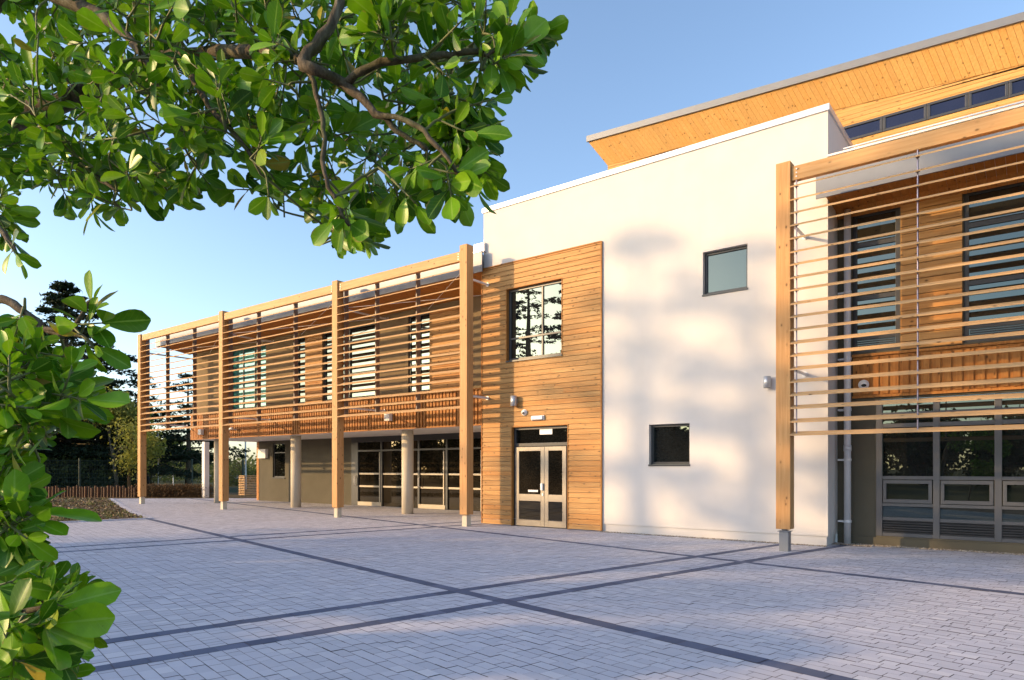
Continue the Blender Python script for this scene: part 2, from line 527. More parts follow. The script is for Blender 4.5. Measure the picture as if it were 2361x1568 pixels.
# brown brick kerb round the mulch bed
mb = MB()
kp = [Vector((*p, 0)) for p in MULCH[1:5]]
def kerb_line(pts, w, z):
    for a, b in zip(pts[:-1], pts[1:]):
        n = max(1, int((b - a).length / .22))
        t = (b - a).normalized(); s = Vector((t.y, -t.x, 0)) * w
        for i in range(n):
            p = a.lerp(b, i / n) + t * .003; q = a.lerp(b, (i + 1) / n) - t * .003
            mb.hexa([(p.x, p.y, 0), (q.x, q.y, 0), (q.x - s.x, q.y - s.y, 0), (p.x - s.x, p.y - s.y, 0),
                     (p.x, p.y, z), (q.x, q.y, z), (q.x - s.x, q.y - s.y, z), (p.x - s.x, p.y - s.y, z)])
kerb_line(kp, .22, .03)
kerb_line([Vector((*p, 0)) for p in MULCH[4:8]], .12, .04)
tag(build('paving_kerb', mb, M['paver']), kind='structure')
# road and planted verge far off
ra, rb = gnd(330, 1103), gnd(760, 1103)
rc, rd = gnd(760, 1094.5), gnd(330, 1094.5)
def grow(p, q, k): return (p[0] + (p[0] - q[0]) * k, p[1] + (p[1] - q[1]) * k)
sheet('road', [grow(ra, rb, 1.5), grow(rb, ra, 1.5), grow(rc, rd, 1.5), grow(rd, rc, 1.5)], -.022, M['asphalt'])
sheet('planting_soil', [gnd(-260, 1150.2), gnd(782, 1148), gnd(782, 1135), gnd(-260, 1138)], .012, M['mulch'])

# ------------------------------------------------------------------ building
B = empty('school_building', (-8, 15, 0), 'two-storey building of white render, knotty timber cladding and grey render under an overhanging timber-lined roof', 'building')

def wall_holes(mb, x0, x1, z0, z1, Y, holes, depth=.16, back=True):
    xs = sorted({x0, x1} | {h[i] for h in holes for i in (0, 1)}); zs = sorted({z0, z1} | {h[i] for h in holes for i in (2, 3)})
    xs = [x for x in xs if x0 <= x <= x1]; zs = [z for z in zs if z0 <= z <= z1]
    for i in range(len(xs) - 1):
        for k in range(len(zs) - 1):
            cx, cz = (xs[i] + xs[i + 1]) / 2, (zs[k] + zs[k + 1]) / 2
            if any(h[0] < cx < h[1] and h[2] < cz < h[3] for h in holes): continue
            mb.quad((xs[i], Y, zs[k]), (xs[i + 1], Y, zs[k]), (xs[i + 1], Y, zs[k + 1]), (xs[i], Y, zs[k + 1]))
    for a, b, c, d in holes:
        y = Y + depth
        mb.quad((a, Y, c), (a, Y, d), (a, y, d), (a, y, c)); mb.quad((b, Y, c), (b, y, c), (b, y, d), (b, Y, d))
        mb.quad((a, Y, d), (b, Y, d), (b, y, d), (a, y, d)); mb.quad((a, Y, c), (a, y, c), (b, y, c), (b, Y, c))

def pieces(x0, x1, za, zb, holes):
    zs = sorted({za, zb} | {h[i] for h in holes for i in (2, 3) if za < h[i] < zb})
    for a, b in zip(zs[:-1], zs[1:]):
        xs = [(x0, x1)]
        for h in holes:
            if h[2] < (a + b) / 2 < h[3]:
                nx = []
                for p, q in xs:
                    if h[1] <= p or h[0] >= q: nx.append((p, q)); continue
                    if h[0] > p: nx.append((p, h[0]))
                    if h[1] < q: nx.append((h[1], q))
                xs = nx
        for p, q in xs: yield p, q, a, b

def clad_h(mb, x0, x1, z0, z1, Y, pitch=.135, holes=(), gap=.009, th=.036):
    z = z0
    while z < z1 - .01:
        zt = min(z + pitch, z1)
        for p, q, a, b in pieces(x0, x1, z, zt - gap, list(holes)):
            u = p
            while u < q - .001:
                e = u + random.uniform(2.2, 4.4)
                if q - e < .8: e = q
                fb = th * (1 - .4 * (a - z) / pitch); ft = th * (1 - .4 * (b - z) / pitch)
                mb.hexa([(u, Y - fb, a), (e - .002, Y - fb, a), (e - .002, Y, a), (u, Y, a),
                         (u, Y - ft, b), (e - .002, Y - ft, b), (e - .002, Y, b), (u, Y, b)])
                u = e
        z = zt

def frame_window(name, x0, x1, z0, z1, Y, mx=(), tz=(), fw=.06, depth=.07, fm='dark_frame', gm='glass', parent=None, sill=None, label=None, tf=None):
    """frame mesh as a part of the building, pane and sill as its own parts; Y = front face of the frame"""
    P_ = parent or B
    f = MB()
    f.box(x0, x1, Y, Y + depth, z1 - fw, z1); f.box(x0, x1, Y, Y + depth, z0, z0 + fw)
    f.box(x0, x0 + fw, Y, Y + depth, z0 + fw, z1 - fw); f.box(x1 - fw, x1, Y, Y + depth, z0 + fw, z1 - fw)
    tw = tf or fw * .8
    cuts = [z0 + fw] + [c for t in sorted(tz) for c in (t - tw / 2, t + tw / 2)] + [z1 - fw]
    for t in tz: f.box(x0 + fw, x1 - fw, Y + .002, Y + depth - .002, t - tw / 2, t + tw / 2)
    for m in mx:
        for i in range(0, len(cuts), 2): f.box(m - tw / 2, m + tw / 2, Y + .004, Y + depth - .004, cuts[i], cuts[i + 1])
    w = build(name, f, M[fm], P_, bevel=.004)
    if label: w['label'] = label
    g = MB(); g.box(x0 + fw * .5, x1 - fw * .5, Y + depth * .5, Y + depth * .5 + .02, z0 + fw * .5, z1 - fw * .5)
    build('pane', g, M[gm], w)
    if sill:
        s = MB(); s.box(x0 - .02, x1 + .02, Y - sill, Y + .01, z0 - .045, z0 - .004)
        build('sill', s, M[fm], w, bevel=.003)
    return w

# ---- white rendered block
YW = 14.5
XL, XR = XY(1115, YW), XY(1909, YW)
XP = XY(1387, YW)                                   # right edge of the timber panel
ZTOP = 8.64
w1 = (XY(1620.5, YW), XY(1723.3, YW), ZY(1620.5, 680, YW), ZY(1620.5, 582, YW))
w2 = (XY(1496.3, YW), XY(1590, YW), ZY(1496, 1071, YW), ZY(1496, 979.4, YW))
pw = (XY(1168.5, YW), XY(1298.5, YW), ZY(1168.5, 835, YW), ZY(1168.5, 667, YW))
pd = (XY(1180.5, YW), XY(1312, YW), 0.0, ZY(1180.5, 984, YW))
ZPAN = ZY(1387, 559, YW)
mb = MB()
wall_holes(mb, XL, XR, .2, ZTOP, YW, [w1, w2, pw, (pd[0], pd[1], .2, pd[3])], .2)
mb.quad((XR, YW, .2), (XR, YW + .95, .2), (XR, YW + .95, ZTOP), (XR, YW, ZTOP))
mb.quad((XR, YW + .95, 7.0), (XR, 17.2, 7.0), (XR, 17.2, ZTOP), (XR, YW + .95, ZTOP))
mb.quad((XL, 19, .2), (XL, YW, .2), (XL, YW, ZTOP), (XL, 19, ZTOP))
build('white_wall', mb, M['white'], B)
mb = MB()                                            # recessed plinth
mb.box(XP, XR - .03, YW + .03, YW + .3, 0, .2); mb.box(XR - .3, XR - .03, YW + .3, YW + .93, 0, .2)
build('plinth', mb, M['white'], B)
mb = MB()
mb.box(XL - .03, XR + .035, YW - .035, YW + .3, ZTOP, ZTOP + .13)
mb.box(XR - .25, XR + .035, YW + .3, 17.2, ZTOP, ZTOP + .13)
mb.box(XL - .03, XL + .3, YW + .3, 19, ZTOP, ZTOP + .13)
build('parapet_coping', mb, M['coping'], B, bevel=.006)
mb = MB(); mb.box(XL + .02, XR - .02, YW + .25, 24, 8.2, 8.4); build('flat_roof', mb, M['fascia'], B)
for r in (w1, w2):
    frame_window('window', r[0] + .004, r[1] - .004, r[2] + .004, r[3] - .004, YW + .11, fw=.055, sill=.13, gm='glass')
# ---- timber panel
mb = MB()
clad_h(mb, XL - .02, XP, .03, ZPAN, YW - .005, .132, [pw, pd])
build('timber_cladding', mb, M['clad'], B)
mb = MB()
mb.box(XP - .002, XP + .028, YW - .05, YW - .001, .03, ZPAN + .02)
mb.box(XL - .04, XP - .002, YW - .05, YW - .001, ZPAN + .001, ZPAN + .03)
mb.box(XL - .045, XL - .021, YW - .05, YW - .001, .03, ZPAN)
for h in (pw, pd):                                    # timber reveals
    t = .022
    mb.box(h[0], h[0] + t, YW - .045, YW + .15, h[2] + (.0 if h is pd else t), h[3] - t)
    mb.box(h[1] - t, h[1], YW - .045, YW + .15, h[2] + (.0 if h is pd else t), h[3] - t)
    mb.box(h[0], h[1], YW - .045, YW + .15, h[3] - t, h[3])
    if h is pw: mb.box(h[0], h[1], YW - .045, YW + .15, h[2], h[2] + t)
build('timber_trim', mb, M['clad_v'], B)
m1 = pw[0] + (pw[1] - pw[0]) * .62
frame_window('window', pw[0] + .024, pw[1] - .024, pw[2] + .024, pw[3] - .024, YW + .06, [m1], [pw[2] + .62], fw=.065, sill=.13)
# entrance door
zt = pd[3] - .024; zl = ZY(1245, 1030, YW)
dfr = frame_window('door_frame', pd[0] + .024, pd[1] - .024, 0.012, zt, YW + .06, [], [zl + .06], fw=.07, tf=.09, gm='glass_dark')
def door_leaf(x0, x1, z0, z1, Y, midz, fm, stile=.13, label=None, gm='glass_door'):
    f = MB(); d = .05
    f.box(x0, x0 + stile, Y, Y + d, z0, z1); f.box(x1 - stile, x1, Y, Y + d, z0, z1)
    f.box(x0 + stile, x1 - stile, Y, Y + d, z1 - stile * .9, z1); f.box(x0 + stile, x1 - stile, Y, Y + d, z0, z0 + .16)
    f.box(x0 + stile, x1 - stile, Y, Y + d, midz - .09, midz + .09)
    o = build('door', f, M[fm], B, bevel=.004)
    if label: o['label'] = label
    g = MB(); g.box(x0 + stile - .01, x1 - stile + .01, Y + .02, Y + .035, z0 + .1, z1 - .06)
    build('pane', g, M[gm], o)
    return o
dx0, dx1 = pd[0] + .1, pd[1] - .1
dm = dx0 + (dx1 - dx0) * .585
dl = door_leaf(dx0, dm - .003, .03, zl, YW + .02, .78, 'pale_frame', .12)
door_leaf(dm + .003, dx1, .03, zl, YW + .02, .78, 'pale_frame', .12)
h = MB(); h.box(dm - .10, dm - .03, YW - .03, YW + .019, .98, 1.16); build('handle', h, M['galv'], dl, bevel=.006)
h = MB(); h.box(dm - .52, dm - .20, YW + .008, YW + .0195, .93, .985); build('letter_plate', h, M['galv'], dl, bevel=.003)
h = MB(); h.box(dm - .075, dm - .03, YW + .005, YW + .0195, .83, .90); build('lock', h, M['galv'], dl, bevel=.003)
s = MB(); s.box(dx0 + .75, dx0 + 1.15, YW + .083, YW + .094, zl + .32, zl + .52); build('notice', s, M['plastic'], dfr)

# ---- left wing (upper floor over columns)
YU, YB, YG = 15.75, 15.6, 18.5
XU0 = XY(452, YU); XB0 = XY(440, YB)
ZS = 2.85                                            # underside of the overhang
ZB = 3.93                                            # top of the slatted band
def px(a, Y=YU): return XY(a, Y)
wins = [(px(532), px(613)), (px(684), px(704)), (px(745), px(797 + 69)), (px(941), px(991))]
holes = [(a, b, ZB + .1, 6.62) for a, b in wins]
mb = MB()
wall_holes(mb, XU0, XL, ZB - .1, 6.80, YU, holes, .12)
mb.quad((XU0, YU, ZS), (XU0, YU, 6.9), (XU0, 24, 6.9), (XU0, 24, ZS))
mb.quad((XU0, 24, ZS), (XU0, 24, 6.9), (XL, 24, 6.9), (XL, 24, ZS))
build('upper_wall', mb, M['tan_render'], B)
for i, (a, b) in enumerate(wins):
    n = [2, 0, 1, 1][i]
    mx = [a + (b - a) * (k + 1) / (n + 1) for k in range(n)]
    frame_window('window', a + .004, b - .004, ZB + .104, 6.615, YU + .05, mx, [ZB + 1.0, 6.1], fw=.06, gm='glass_cool' if i == 0 else 'glass')
mb = MB()
for a, b in ((px(705), px(744.5)), (px(992), px(1064))):
    mb = MB(); clad_h(mb, a, b, ZB + .06, 6.62, YU - .004, .132); build('timber_cladding', mb, M['clad'], B)
# slatted band under the windows
mb = MB(); mb.box(XB0 + .02, XL, YB + .03, YB + .12, ZS + .01, ZB - .02); mb.box(XB0 + .02, XB0 + .1, YB + .121, 19, ZS + .01, ZB - .02)
build('band_backing', mb, M['dark_frame'], B)
mb = MB(); x = XB0
while x < XL - .06:
    mb.box(x, x + .098, YB - .012, YB + .028, ZS + .03, ZB); x += .146
for k in range(30): mb.box(XB0 - .012, XB0 + .018, YB + .05 + k * .107, YB + .12 + k * .107, ZS + .03, ZB)
build('slat_band', mb, M['clad_v'], B)
mb = MB(); mb.box(XB0 - .02, XL, YB - .04, YB + .13, ZB + .002, ZB + .04); mb.box(XB0 - .01, XL, YB - .012, YB + .05, ZS - .005, ZS + .028)
build('band_trim', mb, M['clad_v'], B)
mb = MB(); mb.box(XB0 + .03, XL - .001, YB + .052, 21, ZS - .002, ZS + .009); build('overhang_soffit', mb, M['soffit_white'], B)
# eaves: sloping timber soffit and metal fascia
YF = 14.3
def soffit_boards(mb, xa, xb, Y0, z0, Y1, z1, pitch=.125, gap=.005, th=.02):
    x = xa
    while x < xb - .01:
        e = min(x + pitch, xb)
        mb.hexa([(x, Y0, z0), (e - gap, Y0, z0), (e - gap, Y1, z1), (x, Y1, z1),
                 (x, Y0, z0 + th), (e - gap, Y0, z0 + th), (e - gap, Y1, z1 + th), (x, Y1, z1 + th)])
        x = e
XE0 = XY(359.5, YF)
mb = MB(); soffit_boards(mb, XE0 + .1, XL, YF + .02, 7.0, YU + .02, 6.79); build('eaves_soffit', mb, M['soffit'], B)
mb = MB(); mb.box(XE0, XL + .12, YF - .02, YF + .018, 6.96, 7.50); mb.box(XE0, XE0 + .03, YF + .018, 24, 6.96, 7.5)
build('fascia', mb, M['fascia'], B)
mb = MB(); mb.box(XE0 - .02, XL + .1, YF - .04, YF + .1, 7.502, 7.545); mb.box(XE0 + .03, XL - .01, YF + .02, 24, 7.3, 7.49)
build('low_roof', mb, M['coping'], B)
mb = MB(); mb.box(XL - .28, XL + .1, YF + .1, YW - .002, 7.546, 7.80); build('flashing', mb, M['coping'], B, bevel=.01)
# round columns and the slender white posts
cols = [gnd(948, 1184.5), gnd(682, 1170), gnd(494, 1160)]
for cx_, cy_ in cols:
    mb = MB(); mb.cyl((cx_, 16.15, 0), (cx_, 16.15, ZS - .003), .2, n=32); build('column', mb, M['concrete'], B, smooth=False)
for o in [o for o in B.children if o.name.startswith('column')]:
    for p in o.data.polygons: p.use_smooth = len(p.vertices) == 4
gx, gy = gnd(474, 1147.5)
mb = MB(); mb.box(gx - .13, gx + .13, gy - .13, gy + .13, 0, ZS + .1); build('steel_post', mb, M['white_paint'], B)
# ground-floor wall under the overhang
XG0 = XY(592.5, YG); XGL = XY(811, YG)
hw = (XY(628.7, YG), XY(657, YG), ZY(628.7, 1101, YG), ZY(628.7, 1022, YG))
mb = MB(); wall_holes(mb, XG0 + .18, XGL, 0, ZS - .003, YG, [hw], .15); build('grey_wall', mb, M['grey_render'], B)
mb = MB()
z = .02
while z < ZS - .02:
    mb.box(XG0, XG0 + .178, YG - .02, YG + 4, z, min(z + .126, ZS - .004)); z += .132
build('timber_return', mb, M['clad_v'], B)
frame_window('window', hw[0] + .004, hw[1] - .004, hw[2] + .004, min(hw[3], ZS) - .004, YG + .06, [], [hw[2] + (hw[3] - hw[2]) * .72], fw=.06, gm='glass_dark', sill=.1)
# glazed shopfront under the overhang
def gz(c): return XY(c, YG)
def shot(c): return 1100 / 1.3858 + c / 4.48 / 1.3858        # detail-crop column
G = {k: gz(shot(k)) for k in (110, 200, 530, 720, 875, 1065, 1450, 1480, 1650, 1970, 2010)}
mb = MB()
mb.box(XGL, XL, YG - .02, YG + .1, ZS - .22, ZS - .004)
mb.box(XGL, G[200], YG - .02, YG + .1, .02, ZS - .222)
zh = ZY(shot(350), 1350 / 1.3858 + 415 / 6.208, YG)
mb.box(G[200], XL, YG - .015, YG + .09, 2.24, 2.31)
for k in (530, 875, 1065, 1465, 1735, 1985):
    c = gz(shot(k)); mb.box(c - .05, c + .05, YG - .012, YG + .09, .02, 2.239); mb.box(c - .04, c + .04, YG - .012, YG + .09, 2.311, ZS - .221)
shop = build('shopfront_frame', mb, M['dark_frame'], B)
mb = MB(); mb.box(G[200], XL, YG + .04, YG + .055, .02, ZS - .222); build('pane', mb, M['glass_door'], shop)
mb = MB(); mb.box(G[200], XL, YG + .025, YG + .039, 1.30, 1.37); mb.box(G[200], XL, YG + .025, YG + .039, .78, .85)
build('guard_rail', mb, M['pale_frame'], shop)
mb = MB()
for a, b in ((200, 530), (1065, 1450)):
    mb = MB(); mb.box(G[a], G[b], YG - .03, YG + .02, .02, .18)
    c = G[b]; mb.box(c - .10, c - .052, YG - .03, YG + .02, .18, 2.2); build('pale_stile', mb, M['pale_frame'], shop)
mb = MB(); c = G[1970]; mb.box(c - .04, c + .01, YG - .03, YG + .02, .02, 2.2)
build('pale_stile', mb, M['pale_frame'], shop)
for k in (175, 1090):
    c = gz(shot(k)); mb = MB()
    mb.tube([(c, YG - .03, .85), (c, YG - .11, .88), (c, YG - .11, 1.18), (c, YG - .03, 1.21)], [.018] * 4, 8)
    build('door_handle', mb, M['white_paint'], shop, smooth=True)
mb = MB(); mb.box(gz(150 * 0 + 601), gz(618.5), YG - .16, YG - .001, ZY(601, 1057, YG), ZY(601, 1036, YG))
t = build('meter_box', mb, M['white_paint'], loc=(gz(610), YG, 2.3), bevel=.008)
tag(t, 'white square cabinet on the grey wall beneath the overhang', 'cabinet')

# ---- right wing
YR = 15.3
XR2 = 6.0
ZR0, ZR1 = 2.99, 3.84
rw = [(XY(1965, YR), XY(2074.5, YR)), (XY(2222, YR), XY(2222, YR) + 1.75), (XY(2222, YR) + 3.4, XY(2222, YR) + 5)]
mb = MB(); wall_holes(mb, XR, XR2, ZR0 - .016, 6.86, YR, [(a, b, ZR1 + .06, 6.75) for a, b in rw], .12)
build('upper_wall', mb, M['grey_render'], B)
for a, b in rw:
    w = frame_window('window', a + .004, b - .004, ZR1 + .064, 6.745, YR + .04, [], [4.22, 5.02, 6.1], fw=.075, tf=.09)
    mb = MB()
    for k in range(5): mb.box(a + .09, b - .09, YR + .045, YR + .07, ZR1 + .15 + k * .042, ZR1 + .175 + k * .042)
    build('vent_louvre', mb, M['dark_frame'], w)
mb = MB(); clad_h(mb, rw[0][1] + .02, rw[1][0] - .02, ZR1 + .05, 6.8, YR - .004, .15)
build('timber_cladding', mb, M['clad'], B); mb = MB()
clad_h(mb, rw[1][1] + .02, rw[2][0] - .02, ZR1 + .05, 6.8, YR - .004, .15)
build('timber_cladding', mb, M['clad'], B)
mb = MB(); x = XY(1968, YR)
mb.box(x, XR2, YR - .022, YR - .002, ZR0 + .03, ZR1 - .03)
k = 0
while x < XR2:
    mb.box(x, x + .115, YR - .05, YR - .0225, ZR0 + .05, ZR1 - .05); x += .175
build('board_band', mb, M['clad_v'], B)
mb = MB(); mb.box(XY(1966, YR), XR2, YR - .075, YR - .002, ZR1 - .0295, ZR1 + .02); mb.box(XY(1966, YR), XR2, YR - .06, YR - .002, ZR0 - .015, ZR0 + .0295)
build('band_trim', mb, M['clad_v'], B)
mb = MB(); soffit_boards(mb, XR + .002, XR2, YF + .02, 6.87, YR, 6.83, .15); soffit_boards(mb, XR + .002, XR2, YR - .2, 6.835, YR - .001, 6.70, .15)
build('eaves_soffit', mb, M['soffit'], B)
XF = -3.47
mb = MB(); mb.box(XF, XR2, YF - .02, YF + .018, 6.86, 7.62)
build('fascia', mb, M['fascia'], B)
mb = MB(); mb.box(XR + .04, XR2, YF - .05, YF + .05, 7.622, 7.66); mb.box(XR + .04, XR2, YF + .05, 17.2, 7.55, 7.64)
build('low_roof', mb, M['white_paint'], B)
# curtain wall at ground level
cw0 = XY(2027, YR)
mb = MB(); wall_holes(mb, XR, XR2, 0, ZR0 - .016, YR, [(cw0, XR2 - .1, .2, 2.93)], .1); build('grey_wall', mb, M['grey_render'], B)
mb = MB(); mb.box(XR + .02, XR2, YR - .05, YR - .001, 0, .17); build('plinth', mb, M['grey_render'], B)
pitch = XY(2301.5, YR) - XY(2159, YR)
xs = [XY(2027, YR), XY(2159, YR)]
while xs[-1] < XR2 - pitch: xs.append(xs[-1] + pitch)
f = MB()
for x in xs: f.box(x - .055, x + .055, YR - .005, YR + .1, .202, 2.92)
zr = [(.202, .27), (.52, .58), (.80, .86), (1.33, 1.40), (2.36, 2.44), (2.58, 2.66), (2.85, 2.92)]
for a, b in zip(xs[:-1], xs[1:]):
    for p, q in zr: f.box(a + .056, b - .056, YR + .002, YR + .09, p, q)
cw = build('curtain_wall_frame', f, M['grey_frame'], B, bevel=.004)
for a, b in zip(xs[:-1], xs[1:]):
    g = MB(); g.box(a + .05, b - .05, YR + .05, YR + .065, .53, 2.9); build('pane', g, M['glass'], cw)
    c = MB(); u0, u1 = a + .07, b - .07
    for p in ((u0, u1, .87, .94), (u0, u1, 1.25, 1.32), (u0, u0 + .06, .94, 1.25), (u1 - .06, u1, .94, 1.25)):
        c.box(p[0], p[1], YR - .02, YR + .03, p[2], p[3])
    build('opening_light', c, M['grey_frame'], cw, bevel=.004)
    v = MB()
    v.box(a + .056, b - .056, YR + .04, YR + .06, .27, .52)
    for k in range(5): v.hexa([(a + .06, YR + .005, .28 + k * .048), (b - .06, YR + .005, .28 + k * .048), (b - .06, YR + .039, .30 + k * .048), (a + .06, YR + .039, .30 + k * .048),
                               (a + .06, YR + .005, .292 + k * .048), (b - .06, YR + .005, .292 + k * .048), (b - .06, YR + .039, .312 + k * .048), (a + .06, YR + .039, .312 + k * .048)])
    build('vent_louvre', v, M['dark_frame'], cw)
# ---- main roof: clerestory wall, raking timber soffit, fascia
YC, YO = 17.2, 16.90
sin_ = [onY(1402, 383, YC), onY(2361, 151, YC)]
sout = [onY(1356, 327, YO), onY(2361, 48, YO)]
def ext(a, b, x):
    t = (x - a[0]) / (b[0] - a[0]); return tuple(a[i] + (b[i] - a[i]) * t for i in range(3))
XMAX = 8.0
I0, I1 = sin_[0], ext(*sin_, XMAX); O0, O1 = sout[0], ext(*sout, XMAX)
mb = MB(); n = 150
for k in range(n):
    t0, t1 = k / n, (k + 1) / n - .00035
    q = lambda A, Bp, t, dz=0: (A[0] + (Bp[0] - A[0]) * t, A[1] + (Bp[1] - A[1]) * t, A[2] + (Bp[2] - A[2]) * t + dz)
    mb.hexa([q(O0, O1, t0), q(O0, O1, t1), q(I0, I1, t1), q(I0, I1, t0), q(O0, O1, t0, .03), q(O0, O1, t1, .03), q(I0, I1, t1, .03), q(I0, I1, t0, .03)])
t_ = NT('raking_wood')
M['rake'] = wood('raking_wood', (.60, .345, .11), (.50, .255, .065), 'Y', 1.0, .5)
build('raking_soffit', mb, M['rake'], B)
mb = MB()
fh = .155
mb.hexa([(O0[0] - .03, YO - .05, O0[2] - .01), (O1[0], YO - .05, O1[2] - .01), (O1[0], YO, O1[2] - .01), (O0[0] - .03, YO, O0[2] - .01),
         (O0[0] - .03, YO - .05, O0[2] + fh), (O1[0], YO - .05, O1[2] + fh), (O1[0], YO, O1[2] + fh), (O0[0] - .03, YO, O0[2] + fh)])
mb.hexa([(O0[0] - .03, YO + .001, O0[2] + .05), (O0[0] + .02, YO + .001, O0[2] + .05), (O0[0] + .02, 26, O0[2] + .05), (O0[0] - .03, 26, O0[2] + .05),
         (O0[0] - .03, YO + .001, O0[2] + fh), (O0[0] + .02, YO + .001, O0[2] + fh), (O0[0] + .02, 26, O0[2] + fh), (O0[0] - .03, 26, O0[2] + fh)])
build('roof_fascia', mb, M['fascia'], B)
mb = MB()
mb.hexa([(O0[0] + .02, YO + .002, O0[2] + .08), (O1[0], YO + .002, O1[2] + .08), (O1[0], 27, O1[2] + .08), (O0[0] + .02, 27, O0[2] + .08),
         (O0[0] + .02, YO + .002, O0[2] + .16), (O1[0], YO + .002, O1[2] + .16), (O1[0], 27, O1[2] + .16), (O0[0] + .02, 27, O0[2] + .16)])
build('main_roof', mb, M['fascia'], B)
cwz0, cwz1 = 9.10, 9.46
cxs = [XY(c, YC) for c in (1938, 2036, 2138, 2233, 2326)]
while cxs[-1] < XMAX - 1: cxs.append(cxs[-1] + .98)
hole = (cxs[0], cxs[-1], cwz0, cwz1)
mb = MB(); clad_h(mb, I0[0], XMAX, 7.6, 10.6, YC, .1, [hole], .004, .022)
# trim the boards to the slope of the soffit
def ceil_at(x): return I0[2] + (I1[2] - I0[2]) * (x - I0[0]) / (I1[0] - I0[0])
mb.v = [(x, y, min(z, ceil_at(x) + .02)) for x, y, z in mb.v]
build('clerestory_cladding', mb, M['clerestory'], B)
mb = MB(); mb.quad((I0[0], YC + .2, 7.6), (XMAX, YC + .2, 7.6), (XMAX, YC + .2, 9.6), (I0[0], YC + .2, 10))
mb.quad((I0[0], YC, 8), (I0[0], 26, 8), (I0[0], 26, 10.2), (I0[0], YC, 10.2)); build('clerestory_wall', mb, M['tan_render'], B)
for a, b in zip(cxs[:-1], cxs[1:]):
    frame_window('clerestory_window', a + .003, b - .003, cwz0, cwz1, YC - .035, fw=.055, depth=.06, gm='glass_blue', fm='dark_frame')
for c in (2550, 2640, 2740, 2810, 2960, 3040):                # fascia clips / anchors on the low roof
    pass
for c in (1975, 2100, 2240):
    x = XY(c, 14.6); mb = MB()
    mb.tube([(x - .12, 14.6, 7.69), (x, 14.6, 7.86), (x + .12, 14.6, 7.69)], [.012] * 3, 6); build('roof_anchor', mb, M['galv'], B, smooth=True)
mb = MB(); mb.box(XY(1925, 13.9), 6, 14.58, 14.62, 7.83, 7.85); build('safety_cable', mb, M['galv'], B)

# downpipe in the recess
dxp, dyp = XY(1954, 15.12), 15.12
D = empty('downpipe', (dxp, dyp, 0), 'tall galvanised round downpipe in the recess beside the white corner', 'downpipe')
mb = MB(); mb.cyl((dxp, dyp, .0), (dxp, dyp, 6.80), .066, n=20); build('pipe', mb, M['galv'], D, smooth=True)
for z in (.45, 1.7, 2.72, 3.75, 5.1):
    mb = MB(); mb.cyl((dxp, dyp, z), (dxp, dyp, z + .05), .076, n=20); mb.box(dxp - .18, dxp - .05, dyp - .02, dyp + .16, z + .005, z + .04); build('bracket', mb, M['galv'], D)
mb = MB(); mb.cyl((dxp, dyp, 1.9), (dxp, dyp, 2.02), .074, n=20); build('coupling', mb, M['galv'], D, smooth=True)

# ------------------------------------------------------------------ timber louvre screens
TILT = R(23)
def blade_mesh(mb, x0, x1, Y, z, w=.17, th=.022):
    c, s = math.cos(TILT), math.sin(TILT)
    e0, e1, w0, w1 = (random.gauss(0, .0035) for _ in range(4))
    def pt(x, a, b):
        k = (x - x0) / (x1 - x0)
        return (x, Y + a * c - b * s, z + a * s + b * c + e0 + (e1 - e0) * k + a * (w0 + (w1 - w0) * k) * 5)
    h, t = w / 2, th / 2
    mb.hexa([pt(x0, -h, -t), pt(x1, -h, -t), pt(x1, h, -t), pt(x0, h, -t), pt(x0, -h, t), pt(x1, -h, t), pt(x1, h, t), pt(x0, h, t)])

def screen(name, label, YP, posts, ztop, zb0, zb1, blades, base_h, base_m, mull, rods, group):
    root = empty(name, (posts[-1], YP, 0), label, 'louvre screen', group)
    hw_ = .13
    pxs = posts
    for i, x in enumerate(pxs):
        mb = MB(); mb.box(x - hw_, x + hw_, YP - hw_, YP + hw_, base_h, ztop[i])
        p = build('post', mb, M['post'], root, bevel=.008)
        mb = MB()
        if base_m == 'galv':
            mb.box(x - .085, x + .085, YP - .085, YP + .085, 0, base_h - .05); mb.box(x - .11, x + .11, YP - .11, YP + .11, base_h - .05, base_h - .035); mb.box(x - .05, x + .05, YP - .05, YP + .05, base_h - .0345, base_h - .001)
        else:
            mb.box(x - .085, x + .085, YP - .085, YP + .085, 0, base_h - .03); mb.box(x - .06, x + .06, YP - .06, YP + .06, base_h - .0295, base_h - .001)
        build('plinth', mb, M['steel_dark' if base_m == 'galv' else base_m], p, bevel=.004)
    for a, b in zip(pxs[:-1], pxs[1:]):
        x0, x1 = a + hw_ + .004, b - hw_ - .004
        mb = MB(); mb.box(x0, x1, YP - .075, YP + .045, zb0, zb1); bm = build('beam', mb, M['beam'], root, bevel=.006)
        mb = MB()
        for xx in (x0 + .09, x1 - .09):
            for zz in (zb0 + .06, zb0 + .13, zb0 + .20): mb.cyl((xx, YP - .084, zz), (xx, YP - .0755, zz), .013, n=10)
        build('bolt', mb, M['galv'], bm)
        for z in blades:
            mb = MB(); blade_mesh(mb, x0 - .012, x1 + .012, YP - .055, z + random.uniform(-.004, .004)); build('blade', mb, M['blade'], root)
    zlo, zhi = min(blades) - .03, zb0 - .001
    for x in mull:
        mb = MB(); mb.box(x - .022, x + .022, YP + .058, YP + .20, zlo, zhi + .2); build('mullion', mb, M['mullion'], root)
    for x in rods:
        mb = MB(); mb.cyl((x, YP - .055, zlo), (x, YP - .055, zhi), .013, n=10)
        for z in blades: mb.box(x - .03, x + .03, YP - .085, YP - .025, z - .024, z - .006)
        build('rod', mb, M['rod'], root)
    return root

